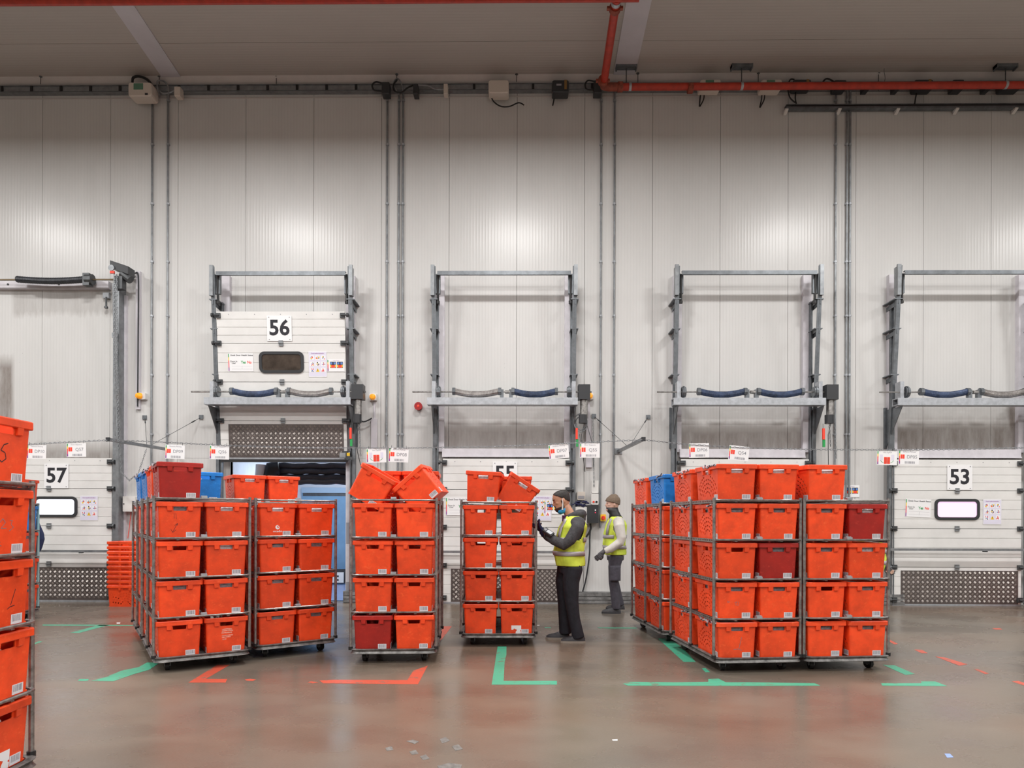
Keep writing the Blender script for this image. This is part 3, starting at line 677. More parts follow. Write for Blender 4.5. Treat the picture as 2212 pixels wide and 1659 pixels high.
def lift_frame(label, xa, xb, lint=True, motor=True, springs=('greyspring', 'bluespring'), x_l=None):
    """xa, xb: world x of the opening edges"""
    t = thing('door_lift_frame', label, 'door frame', ((xa+xb)/2, YW, 0)); a, b = xa-t.location.x, xb-t.location.x
    zt = 5.52
    for s, x in ((-1, a), (1, b)):
        X = lambda o0, o1: (min(x+s*o0, x+s*o1), max(x+s*o0, x+s*o1))
        MB().box(*X(-.06, .084), -.085, 0, 2.55, zt).build('cover_post', 'lilac', t)
        MB().box(*X(.03, .08), -.12, -.085 if s > 0 else -.085, .02, 5.05).box(*X(.03, .045), -.16, -.12, .02, 5.05).build('wall_track', 'steel', t)
        mb = MB(); mb.bar((x+s*.10, -.11, 0.05), (x+s*.10, -.14, 2.6), .06, .05, 0, (1,0,0)).bar((x+s*.10, -.14, 2.6), (x+s*.10, -.40, zt+.03), .05, .035, 0, (1,0,0)); mb.bar((x+s*.075, -.16, 2.6), (x+s*.075, -.415, zt+.03), .012, .05, 0, (1,0,0))
        mb.build('sloping_track', 'steel', t)
        for z in (5.03, 4.56, 3.82):
            p = .16+(z-2.6)*.092
            MB().box(*X(.02, .15), -p, 0, z-.015, z).poly([(x+s*.094, -p, z-.016), (x+s*.094, -.01, z-.05), (x+s*.094, -.01, z-.12), (x+s*.094, -p, z-.09)], (1,0,0), .008).build('brace', 'steel', t)
        MB().box(*X(.07, .13), -.43, -.39, 5.07, zt+.05).box(*X(.118, .127), -.39, -.31, 5.075, zt+.02).build('top_plate', 'galv', t)
        MB().cyl((x+s*.02, -.36, 5.42), (x+s*.02, -.34, 4.98), .022, 8).cyl((x+s*.02, -.34, 5.0), (x+s*.02, -.34, 4.96), .032, 8).build('buffer', 'black', t)
        MB().box(*X(-.02, .09), -.36, -.30, 5.12, 5.44).build('buffer_plate', 'steel', t)
        MB().poly([(x+s*.09, -.52, 3.26), (x+s*.09, -.02, 3.26), (x+s*.09, -.02, 2.62)], (s,0,0), .012).box(*X(.09, .13), -.04, -.0, 2.62, 3.3).build('gusset', 'steel', t)
        MB().box(*X(.04, .10), -.46, -.30, 3.38, 3.66).build('bearing_plate', 'galvlight', t)
        MB().cyl((x-s*.04, -.43, 3.49), (x+s*.02, -.43, 3.49), .085, 14).cyl((x-s*.02, -.43, 3.49), (x, -.43, 3.49), .10, 14).build('cable_drum', 'steel', t)
    MB().box(a-.02, b+.02, -.44, -.38, zt-.07, zt-.058).box(a-.02, b+.02, -.44, -.43, zt-.108, zt-.07).box(a-.02, b+.02, -.44, -.40, zt-.12, zt-.108).build('header_bar', 'steel', t)
    mb = MB().box(a-.17, b+.13, -.52, -.50, 3.285, 3.37).box(a-.17, b+.13, -.52, -.34, 3.27, 3.285).box(a-.17, b+.13, -.36, -.34, 3.285, 3.37).box(a-.17, b+.13, -.52, -.34, 3.37, 3.385)
    mb.build('beam', 'galvlight', t)
    MB().cyl((a-.42, -.43, 3.49), (b+.36, -.43, 3.49), .0135, 8).build('shaft', 'chrome', t)
    w = b-a; mid = (a+b)/2
    for k, (s0, s1) in enumerate(((a+.12*w, a+.47*w), (a+.57*w, a+.90*w))):
        pts, rs = [], []
        n = 60
        for i in range(n+1):
            u = i/n; pts.append((s0+(s1-s0)*u, -.43, 3.49-.055*math.sin(math.pi*u)+.012)); rs.append(.050+.0035*math.sin(i*math.pi)+(.003 if i % 2 else 0))
        MB().tube(pts, rs, 12).build('torsion_spring', springs[k], t, smooth=False)
        for xx in (s0, s1): MB().cyl((xx-.025, -.43, 3.50), (xx+.025, -.43, 3.50), .062, 10).build('spring_cone', 'steel', t)
    for xx in (a+.485*w, a+.555*w): MB().box(xx-.03, xx+.03, -.45, -.38, 3.38, 3.53).build('spring_bracket', 'steel', t)
    MB().cyl((mid+.02, -.43, 3.49), (mid+.10, -.43, 3.49), .028, 10).build('coupler', 'chrome', t)
    if lint: MB().box(a+.03, b-.03, -.11, 0, 2.47, 2.60).box(a+.03, b-.03, -.125, -.11, 2.455, 2.475).build('lintel_board', 'lilac', t)
    if motor:
        mo = MB().box(b+.14, b+.33, -.52, -.34, 3.36, 3.60).build('motor', 'blackbox', t)
        MB().cyl((b+.235, -.43, 3.37), (b+.235, -.43, 3.12), .06, 12).build('motor_barrel', 'chrome', mo)
        MB().cyl((b+.22, -.43, 3.12), (b+.22, -.43, 2.98), .07, 12).build('motor_cap', 'blackbox', mo)
        MB().box(b+.10, b+.135, -.47, -.44, 2.72, 2.90).build('red_pull', 'icon', t)
        MB().box(b+.11, b+.145, -.46, -.43, 2.60, 2.72).build('green_pull', 'green', t)
        MB().tube([(b+.25, -.43, 3.0), (b+.20, -.44, 2.8), (b+.22, -.40, 2.5), (b+.27, -.3, 2.2)], .006, 5).tube([(b+.12, -.43, 2.98), (b+.12, -.45, 2.72)], .004, 5).build('pull_cord', 'steeldark', t)
    return t
def X(px): return W(px, 900, YW).x
lift_frame('steel lift frame with springs around raised door 56', X(492), X(757), lint=False, springs=('bluespring', 'greyspring'))
lift_frame('steel lift frame above door 55, grey spring left and blue spring right', X(953), X(1226))
lift_frame('steel lift frame above the door behind the right-hand cages, two blue springs', X(1462), X(1738), springs=('bluespring', 'bluespring'))
lift_frame('steel lift frame above door 53, cut by the right edge', X(1925), X(2200), motor=False, springs=('bluespring', 'greyspring'))

# horizontal bars in front of the closed doors
for (x0, x1, py, lab) in ((1925, 2330, 1187, 'galvanised guard bar across the lower part of door 53'), (945, 1240, 1192, 'galvanised guard bar across door 55 behind the centre cage'), (20, 330, 1190, 'galvanised guard bar across door 57 behind the tote stack')):
    a, b = W(x0, py, YW-.28), W(x1, py, YW-.28)
    t = thing('guard_bar', lab, 'guard bar', ((a.x+b.x)/2, YW-.28, a.z)); h = (b.x-a.x)/2
    MB().box(-h, h, -.02, .02, -.02, .02).build('bar', 'galv', t)
    MB().box(-h, -h+.05, .02, .28, -.015, .015).box(h-.05, h, .02, .28, -.015, .015).build('bracket', 'steel', t)
    MB().box(-.02, .03, -.03, .03, -.035, -.02).build('bolt', 'blackbox', t)

# kerb blocks on the floor between the doors
M['kerb'] = mat('worn_galvanised_kerb', (.19,.19,.19), .6, .3, var=.55, vscale=8)
for (x0, x1, lab) in ((741, 800, 'grey ribbed kerb block right of the open doorway'), (1238, 1385, 'long grey ribbed kerb block behind the walking worker'), (1745, 1955, 'grey ribbed kerb block left of door 53'), (252, 300, 'grey ribbed kerb block behind the stack of nested totes')):
    a, b = W(x0, 1290, YW-.14), W(x1, 1290, YW-.14)
    t = thing('kerb_block', lab, 'kerb', ((a.x+b.x)/2, YW, 0)); h = (b.x-a.x)/2
    MB().box(-h, h, -.14, -.002, 0, .20).build('body', 'kerb', t)
    MB().box(-h+.01, h-.01, -.15, -.14, .015, .06).box(-h+.01, h-.01, -.15, -.14, .075, .12).box(-h+.01, h-.01, -.15, -.14, .135, .185).build('rib', 'kerb', t)

# ------------------------------------------------------------------ leftmost door (57) fittings: jambs, shaft, motor
t = thing('door_lift_frame', 'tall steel track with chain, motor and black spring around leftmost door 57', 'door frame', (X(245), YW, 0)); x0 = t.location.x
def lx(px, p=0.): return W(px, 900, YW-p).x-x0
def wz(py, p=0.): return W(200, py, YW-p).z
MB().box(lx(-60), lx(240), -.09, 0, wz(627), wz(611)).build('lintel', 'lilac', t)
for px in (25, 134): MB().cyl((lx(px), -.095, wz(618)), (lx(px), -.088, wz(618)), .018, 10).build('bolt', 'black', t)
MB().box(lx(248, .1), lx(264, .1), -.16, -.0, 0, wz(628)).box(lx(258, .1), lx(264, .1), -.2, -.16, 0, wz(628)).build('wall_track', 'galv', t)
MB().box(lx(266), lx(276), -.05, 0, 0, wz(640)).build('cover_post', 'lilac', t)
MB().bar((lx(246, .34), -.34, wz(612, .34)), (lx(252, .14), -.14, wz(940, .14)), .05, .05).build('sloping_track', 'galv', t)
MB().box(lx(247, .2), lx(262, .1), -.28, -.1, wz(738), wz(728)).box(lx(249, .2), lx(262, .1), -.22, -.1, wz(856), wz(848)).build('brace', 'galv', t)
MB().cyl((lx(-60, .2), -.24, wz(604, .24)), (lx(252, .2), -.24, wz(604, .24)), .014, 8).build('shaft', M['brass'] if 'brass' in M else 'chrome', t)
pts = []; rs = []
for i in range(61):
    u = i/60; pts.append((lx(36, .24)+(lx(190, .24)-lx(36, .24))*u, -.24, wz(603, .24)-.03*math.sin(math.pi*u))); rs.append(.052+(.003 if i % 2 else 0))
MB().tube(pts, rs, 12).build('torsion_spring', 'darkspring', t)
MB().box(lx(182, .24), lx(196, .24), -.30, -.18, wz(618, .24), wz(592, .24)).cyl((lx(186, .24), -.24, wz(604, .24)), (lx(200, .24), -.24, wz(604, .24)), .09, 10).build('spring_cone', 'steeldark', t)
mo = MB().poly([(lx(241, .3), -.36, wz(565, .3)), (lx(280, .3), -.36, wz(578, .3)), (lx(280, .3), -.36, wz(595, .3)), (lx(241, .3), -.36, wz(580, .3))], (0,1,0), .2).build('motor', 'blackbox', t)
MB().cyl((lx(262, .3), -.28, wz(590, .3)), (lx(280, .3), -.28, wz(604, .3)), .07, 12).box(lx(248, .3), lx(266, .3), -.34, -.22, wz(625, .3), wz(598, .3)).build('gearbox', 'steeldark', mo)
MB().cyl((lx(245, .3), -.38, wz(582, .3)), (lx(245, .3), -.36, wz(582, .3)), .05, 12).build('chain_wheel', 'galv', mo)
MB().box(lx(243, .3), lx(252, .3), -.385, -.36, wz(594, .3), wz(589, .3)).build('red_tag', 'icon', mo)
def chain_mesh(P, pitch=.034, r=.0045, s=1.):
    mb = MB(); P = [Vector(p) for p in P]; acc = 0.; k = 0
    for a, b in zip(P[:-1], P[1:]):
        L_ = (b-a).length; d = (b-a).normalized(); u = d.cross(Vector((0,0,1)));
        u = u.normalized() if u.length > .1 else Vector((1,0,0)); w = d.cross(u)
        while acc < L_:
            c = a+d*acc; side = u if k % 2 else w
            mb.tube([c-d*.019*s, c-d*.011*s+side*.009*s, c+d*.011*s+side*.009*s, c+d*.019*s, c+d*.011*s-side*.009*s, c-d*.011*s-side*.009*s], r*s, 4, closed=True); k += 1; acc += pitch*s
        acc -= L_
    return mb
cp = [(lx(246, .36), -.36, wz(590, .36)), (lx(247, .36), -.38, wz(760, .36)), (lx(256, .36), -.38, wz(900, .36)), (lx(258, .36), -.38, wz(975, .36))]
chain_mesh(cp, r=.005).build('hoist_chain', 'galv', t)
cp2 = [(lx(251, .36), -.36, wz(595, .36)), (lx(254, .36), -.38, wz(760, .36)), (lx(259, .36), -.38, wz(960, .36)), (lx(264, .36), -.38, wz(1020, .36)), (lx(280, .36), -.37, wz(1038, .36)), (lx(300, .36), -.37, wz(1022, .36)), (lx(312, .36), -.3, wz(970, .36))]
chain_mesh(cp2, r=.005).build('hoist_chain', 'galv', t)
b0 = W(229, 640, YW-.06)
t = thing('latch_plate', 'small bolted plate with a hanging pin left of the tall chain track', 'bracket', b0)
MB().box(-.05, .05, -.01, .05, -.03, .06).build('plate', 'galvlight', t); MB().cyl((.015, -.02, -.02), (.015, -.02, -.20), .014, 8).cyl((.015, -.02, -.18), (.015, -.02, -.21), .03, 10).build('pin', 'steeldark', t)
cable('black motor cable turning down into the tall cable cover', [(280,592),(290,591),(298,592),(299,640),(298,760),(297,878)], .012, 'blackbox', YW-.06)
MB_ = MB(); a, b = W(296, 885, YW), W(306, 588, YW); MB_.box(a.x, b.x, YW-.045, YW, a.z, b.z)
o = MB_.build('cable_cover', 'strip', None); o['label'] = 'tall pale cable cover strip beside the leftmost door motor'; o['category'] = 'cable cover'
def beacon(label, px, py, col='lamp', turned=False):
    p = W(px, py, YW); t = thing('beacon', label, 'lamp', p)
    MB().loft([[(x, 0, z) for x, z in rrect(.068, .062, .015)], [(x, -.07, z) for x, z in rrect(.060, .055, .015)]][::-1]).build('base', 'whitebox', t)
    dx = -.05 if turned else 0
    MB().tube([(dx*.4, -.06, 0), (dx, -.10, 0), (dx*1.3, -.125, 0), (dx*1.4, -.13, 0)], [.052, .05, .035, .01], 14).build('lens', col, t, smooth=True)
beacon('amber beacon in a white box under the tall cable cover by door 57', 311, 857, turned=True)
beacon('amber beacon on the wall right of the raised door 56', 807, 859)
beacon('amber beacon right of the motor above the spare cable coil', 1273, 857)
p = W(905, 879, YW); t = thing('alarm_sounder', 'round dark red alarm sounder on the wall left of door 55', 'alarm', p)
MB().cyl((0,0,0), (0,-.05,0), .062, 18).tube([(0,-.05,0), (0,-.09,0)], [.05, .068], 18).build('housing', 'redlens', t, smooth=True); MB().ell((0,-.085,0), (.028,.012,.028)).build('centre', 'icon', t, smooth=True)
for (px, y0, y1, w, lab) in ((809, 870, 1060, .10, 'white cable cover below the amber beacon beside door 56'), (1272, 870, 1010, .10, 'white cable cover beside the spare cable coil, under an amber beacon')):
    a, b = W(px-2, 905, YW), W(px+2, y0, YW); c = W(px, y1, YW)
    t = thing('cable_cover', lab, 'cable cover', (W(px, 900, YW).x, YW, 0))
    MB().box(-.014, .014, -.02, 0, a.z, b.z).build('upper_cover', 'strip', t); MB().box(-.05, .05, -.04, 0, c.z, a.z).build('lower_cover', 'strip', t)
cable('black flexible cable curving from door 56 motor to the cable cover', [(775,890),(776,905),(785,911),(797,907),(803,903)], .012, 'blackbox', YW-.1)
cable('grey coil of spare cable hanging below the door 55 motor', [(1253,893),(1241,903),(1242,922),(1254,933),(1266,925),(1268,908),(1258,899),(1246,905),(1244,918),(1254,929),(1264,922),(1266,906),(1250,897)], .009, 'galv', YW-.3)
cable('thin cord dropping from the door 55 motor to the control boxes', [(1262,890),(1270,925),(1279,960),(1282,1010)], .005, 'steeldark', YW-.2)
for nm, px, y0, y1, lab in (('c1', 1802, 880, 990, 'pull chain hanging below the motor above the right-hand cages, right one'), ('c2', 1790, 890, 965, 'pull chain below the motor above the right-hand cages, left one'), ('c3', 1281, 905, 1050, 'doubled pull chain hanging behind the Q55 sign'), ('c4', 775, 880, 985, 'pull chain hanging below the motor right of raised door 56'), ('c5', 1252, 940, 958, 'short chain under the spare cable coil')):
    a, b = (W(px, y0, YW-.055), W(px+2, y1, YW-.055)) if nm == 'c3' else (W(px, y0, YW-.35), W(px+4, y1, YW-.3))
    o = chain_mesh([a, b], r=.0045).build('pull_chain', 'galv', None); o['label'] = lab; o['category'] = 'chain'

# ------------------------------------------------------------------ control boxes between doors 55 and 54
def cbox(name, label, cat, x0, y0, x1, y1, d, m, off=0.):
    a, b = W(x0, y1, YW-off-d), W(x1, y0, YW-off-d)
    t = thing(name, label, cat, ((a.x+b.x)/2, YW-off, a.z)); w, h = (b.x-a.x)/2, b.z-a.z
    MB().loft([[(x, 0, z+h/2) for x, z in rrect(w, h/2, .012, 2)], [(x, -d, z+h/2) for x, z in rrect(w, h/2, .012, 2)]][::-1]).build('housing', m, t); return t, w, h
t, w, h = cbox('control_box', 'white control enclosure under the folded gloves beside the worker', 'control box', 1236, 1095, 1272, 1131, .15, 'whitebox')
t, w, h = cbox('control_box', 'black control panel with two small lights beside the white enclosure', 'control box', 1268, 1091, 1293, 1130, .17, 'blackbox')
for z in (.72, .58): MB().cyl((w*.45, -.176, h*z), (w*.45, -.17, h*z), .012, 10).build('indicator', 'pink' if z < .6 else 'white', t)
t, w, h = cbox('control_box', 'small white push-button box with red and white buttons above the black panel', 'control box', 1277, 1066, 1293, 1090, .08, 'whitebox')
MB().cyl((-w*.35, -.09, h*.25), (-w*.35, -.08, h*.25), .018, 10).build('red_button', 'icon', t); MB().cyl((w*.45, -.09, h*.25), (w*.45, -.08, h*.25), .018, 10).build('white_button', 'ink', t)
t, w, h = cbox('cable_cover', 'white cable cover above the push-button box', 'cable cover', 1278, 1038, 1293, 1065, .05, 'whitebox')
t, w, h = cbox('dispenser', 'small beige dispenser on the wall above the folded gloves', 'dispenser', 1247, 1062, 1264, 1080, .10, M['cream'])
MB().box(-w*.8, w*.8, -.104, -.10, h*.15, h*.5).build('hatch', 'pgrey', t)
t, w, h = cbox('isolator_switch', 'yellow isolator switch with red rotary knob beside the conduit', 'switch', 1297, 1111, 1309, 1126, .07, 'yellow')
MB().cyl((0, -.095, h/2), (0, -.07, h/2), .034, 14).box(-.008, .008, -.115, -.095, h/2-.03, h/2+.03).build('knob', 'icon', t)
gp = W(1254, 1094, YW-.12)
for i, (dx, lab) in enumerate(((-.0, 'crumpled black cloth gloves on top of the white enclosure'), )):
    mb = MB(); rnd = random.Random(4)
    for k in range(26): mb.ell((rnd.uniform(-.12, .10), rnd.uniform(-.04, .04), .012+rnd.uniform(0, .075)), (rnd.uniform(.02, .05), .02, rnd.uniform(.008, .018)), 8, 5, 0, Matrix.Rotation(rnd.uniform(-.4, .4), 4, 'Y'))
    o = mb.build('glove_pile', M['navy'] if 'navy' in M else 'blackbox', None, smooth=True); o.location = gp+Vector((dx, 0, -.0)); o['label'] = lab; o['category'] = 'gloves'
cable('thick black cable dropping from the black control panel, behind the worker', [(1275,1131),(1276,1142),(1270,1155),(1258,1168)], .016, 'black', YW-.1)
cable('black cable running down the wall behind the worker to the kerb', [(1276,1140),(1274,1160),(1273,1200),(1266,1250),(1257,1283)], .013, 'blackbox', YW-.05)
t, w, h = cbox('control_box', 'white enclosure on the wall right of the door 57 track', 'control box', 265, 1072, 292, 1105, .14, 'whitebox')
MB().cyl((-w*.8, -.15, h*.5), (-w*.8, -.14, h*.5), .01, 8).build('lock', 'ink', t)
cable('thin orange cord hanging from the white enclosure by the tote stack', [(283,1106),(281,1125),(276,1163)], .006, 'icon', YW-.03)
sp_ = W(741, 985, YW-.3); t = thing('limit_switch', 'grey limit switch with cable at the lower right of raised door 56', 'switch', sp_)
MB().box(-.05, .05, -.03, .03, -.03, .05).build('housing', 'galv', t); MB().box(.03, .16, -.02, .02, -.06, -.02).cyl((.08, -.03, -.04), (.08, .03, -.04), .03, 10).build('arm', 'steeldark', t); MB().box(.07, .12, -.035, -.03, .0, .05).build('warning_tag', 'yellow', t)

# ------------------------------------------------------------------ the space behind the open doorway
st = struct('room_1')
M['vanwhite'] = mat('van_white_liner', (.62,.66,.72), .35, var=.05)
M['vanblue'] = mat('pale_blue_panel', (.17,.31,.46), .3, var=.1, vscale=3)
M['vanfloor'] = mat('blue_grey_floor', (.16,.21,.36), .35, var=.2)
yb_ = 15.2; x0, x1 = ox0-.15, ox1+.25
MB().box(x0, x1, YW+.12, yb_, -.02, .0).build('floor', 'vanfloor', st)
MB().box(x0-.05, x0, YW+.12, yb_, 0, 2.9).build('side_wall', 'vanwhite', st); MB().box(x1, x1+.05, YW+.12, yb_, 0, 2.9).build('side_wall', 'vanwhite', st)
MB().box(x0, x1, YW+.12, yb_, 2.86, 2.9).build('ceiling', 'vanwhite', st); MB().box(x0, x1, yb_, yb_+.05, 0, 2.9).build('end_wall', 'vanwhite', st)
q0, q1 = W(652, 1100, yb_-.03), W(790, 1100, yb_-.03); zt = W(700, 1063, yb_).z
bd = MB().box(q0.x, x1, yb_-.05, yb_, .02, zt).build('blue_door', 'vanblue', st)
MB().box(q0.x, x1, yb_-.07, yb_-.05, zt-.02, zt+.10).build('door_header', M['vanblue2'] if 'vanblue2' in M else 'vanblue', bd)
MB().box(q0.x+.03, x1, yb_-.055, yb_-.05, zt-.09, zt-.02).build('shadow_gap', 'steeldark', bd)
zo = W(700, 1044, 14.).z
MB().box(x0, x1, 13.98, 14.02, zo-.015, zo+.015).build('orange_rail', 'icon', st)
a = W(722, 1269, 14.6); t = thing('socket_box', 'white socket box low down inside the open doorway', 'box', (a.x, 14.6, 0))
MB().box(-.22, .25, -.04, .04, .02, .33).build('backplate', 'blackbox', t); MB().box(-.02, .22, -.08, -.04, .04, .26).build('housing', 'whitebox', t)
for z in (.18, .10): MB().cyl((.10, -.085, z), (.10, -.08, z), .02, 10).build('socket', 'ink', t)
ts = thing('dock_seal', 'stack of black inflated dock seal tubes across the top of the open doorway', 'dock seal', ((ox0+ox1)/2, YW+.55, 2.3))
xs0, xs1 = W(602, 1000, YW+.5).x-ts.location.x, ox1+.1-ts.location.x
for py in (1006, 1018, 1031, 1040):
    z = W(680, py, YW+.5).z-2.3
    P = [(xs0+(xs1-xs0)*i/16, -.02, z+.008*math.sin(i*1.3)) for i in range(17)]
    MB().tube(P, [.055+.006*math.sin(i*2.1) for i in range(17)], 12).build('seal_tube', 'seal2' if 'seal2' in M else 'seal', ts, smooth=True)
a, b = W(590, 1010, YW+.45), W(590, 1045, YW+.45)
MB().tube([(W(600,1005,YW+.45).x-ts.location.x+.03, -.1, a.z-2.3), (a.x-ts.location.x, -.12, a.z-2.3-.02), (a.x-ts.location.x-.03, -.12, a.z-2.45), (b.x-ts.location.x-.02, -.12, b.z-2.6)], [.12,.14,.13,.12], 12).build('corner_cushion', 'seal', ts, smooth=True)
MB().tube([(W(565,1005,YW+.45).x-ts.location.x, -.12, a.z-2.3+.05), (W(562,1040,YW+.45).x-ts.location.x, -.12, b.z-2.6)], [.09,.11], 12).build('white_cushion', 'white', ts, smooth=True)
sx = W(759, 1150, YW).x
t = thing('door_jamb', 'scuffed pale jamb on the right side of the open doorway', 'jamb', (sx-.02, YW-.02, 0))
MB().box(-.06, .03, -.05, .02, .22, 2.4).build('jamb_face', 'lilac', t); MB().box(-.05, .0, -.056, -.05, 1.0, 1.35).box(-.05, .0, -.056, -.05, .2, .35).build('grip_tape', 'pgrey', t)

# ------------------------------------------------------------------ swing arms, stay wires, hanging chain and its signs
ZH = 2.567; YC = W(1106, 955, 9.85).y
def arm(label, wx, ox, outer_y):
    a = Vector((wx, YW, ZH)); b = Vector((ox, outer_y, ZH)); t = thing('wall_outrigger', label, 'bracket', a)
    MB().bar((0,0,0), b-a, .045, .045).build('tube', 'galv', t); MB().box(-.06, .06, -.012, 0, -.05, .05).build('wall_plate', 'galv', t)
    MB().bar((b-a)*.995, (b-a)*1.004, .06, .06).build('end_cap', 'blackbox', t); return a, b
oa = W(233, 950, 9.98); ob = W(1390, 948, 9.72)
a1, b1 = arm('grey square arm standing out from the wall right of door 57', W(376, 970, YW).x, W(233, 950, 9.9).x, 9.9)
a2, b2 = arm('grey square arm standing out from the wall above the walking worker', W(1336, 975, YW).x, W(1390, 948, 9.75).x, 9.75)
for (px, py, tgt, tt, lab) in ((313, 902, (a1, b1), .45, 'thin stay wire left of two above the left arm'), (435, 901, (a1, b1), .42, 'long thin stay wire right of two above the left arm'), (1283, 899, (a2, b2), .42, 'long stay wire left of two above the right arm'), (1400, 901, (a2, b2), .5, 'short stay wire right of two above the right arm')):
    p = W(px, py, YW); q = tgt[0]+(tgt[1]-tgt[0])*tt
    t = thing('stay_wire', lab, 'wire', p); MB().cyl((0,0,0), q-p, .004, 5).build('wire', 'steeldark', t); MB().box(-.035, .035, -.02, 0, -.035, .035).build('wall_plate', 'steel', t); MB().cyl((q-p)*.12, (q-p)*.2, .010, 6).build('turnbuckle', 'steeldark', t)
def cpt_(px, py, Y=None):
    Y = 9.9 if px <= 233 else (9.9+(9.75-9.9)*(px-233)/1157 if px < 1390 else 9.75)
    return W(px, py, Y)
CP = [(-60,962),(60,960),(150,955),(233,951),(330,954),(480,962),(650,967),(860,968),(1060,965),(1200,959),(1300,954),(1390,950),(1480,960),(1600,967),(1750,971),(1930,972),(2100,970),(2300,965)]
o = chain_mesh([cpt_(*c) for c in CP], pitch=.036, r=.005).build('sign_chain', 'galv', None); o['label'] = 'long thin steel chain strung across the hall carrying the small white signs'; o['category'] = 'chain'
def hang_sign(kind, code, px, py, roll, label):
    p = cpt_(px, py); t = thing('hanging_sign', label, 'sign', p, rot=(0, roll, 0), group=None)
    w, h = .285, .205
    MB().box(-w/2, w/2, -.002, .002, -h/2, h/2).build('card', 'white', t); rainbow(t, w, h)
    for x in (-.11, .11): MB().cyl((x, 0, h/2-.01), (x*.95, 0, h/2+.035), .003, 5).build('hook', 'steeldark', t)
    if kind == 'van':
        text('Van DpXX', .028, 'pgrey', t, .005, .075, -.003)
        mb = MB()
        for s in (-1, 1): mb.box(s*.022-.02, s*.022+.02, -.004, -.002, -.085, .01, 0)
        for k in range(4):
            z = -.066+k*.019; mb.box(-.04, .04, -.0045, -.004, z-.0012, z+.0012, 1)
        mb.build('icon', ['icon', 'rustred'], t)
        m2 = MB()
        for s in (-1, 1): m2.tube([(s*.09, -.003, -.035), (s*.082, -.003, -.05), (s*.065, -.003, -.063), (s*.05, -.003, -.068)], .0025, 4)
        m2.build('arc', 'green', t)
        mb = MB()
        for s in (-1, 1): mb.box(s*.08-.02, s*.08+.02, -.0028, -.002, -.035, .045)
        mb.build('faint_box', M['tint'], t)
    else:
        text('Dynamic Parking' if kind == 'dp' else 'Door Sequence', .026, 'pgrey', t, .005, .078, -.003)
        mb = MB()
        for s in (-1, 1): mb.box(-.088+s*.0145-.013, -.088+s*.0145+.013, -.003, -.002, -.02, .04)
        mb.build('icon', 'icon', t)
        text(code, .066, 'pgrey', t, .045, .005, -.003, .004)
        mb = MB(); rnd = random.Random(code); x = -.055
        while x < .085:
            w_ = rnd.choice((.003, .005, .008)); mb.box(x, x+w_, -.003, -.002, -.088, -.056); x += w_+rnd.choice((.003, .004, .007))
        mb.build('barcode', 'pgrey', t)
hang_sign('dp', 'DP10', 79, 976, .02, 'white hanging sign reading DP10, nearest the left edge')
hang_sign('q', 'Q57', 165, 972, -.02, 'white hanging sign reading Q57 above door 57')
hang_sign('dp', 'DP09', 378, 976, .03, 'white hanging sign reading DP09 above the dark red tote')
hang_sign('q', 'Q56', 474, 977, .02, 'white hanging sign reading Q56 left of the raised door')
hang_sign('van', '', 813, 984, -.03, 'white hanging sign with an orange tote stack icon left of DP08')
hang_sign('dp', 'DP08', 861, 983, .04, 'white hanging sign reading DP08 above the tumbled totes')
hang_sign('dp', 'DP07', 1207, 975, -.10, 'tilted white hanging sign reading DP07 above the worker')
hang_sign('q', 'Q55', 1274, 973, .0, 'white hanging sign reading Q55 right of DP07')
hang_sign('dp', 'DP06', 1510, 973, -.02, 'white hanging sign reading DP06 above the right-hand cages')
hang_sign('q', 'Q54', 1596, 979, .10, 'tilted white hanging sign reading Q54 above the right-hand cages')
hang_sign('van', '', 1916, 989, .02, 'white hanging sign with an orange tote stack icon left of DP05')
hang_sign('dp', 'DP05', 1963, 988, .02, 'white hanging sign reading DP05 near door 53')
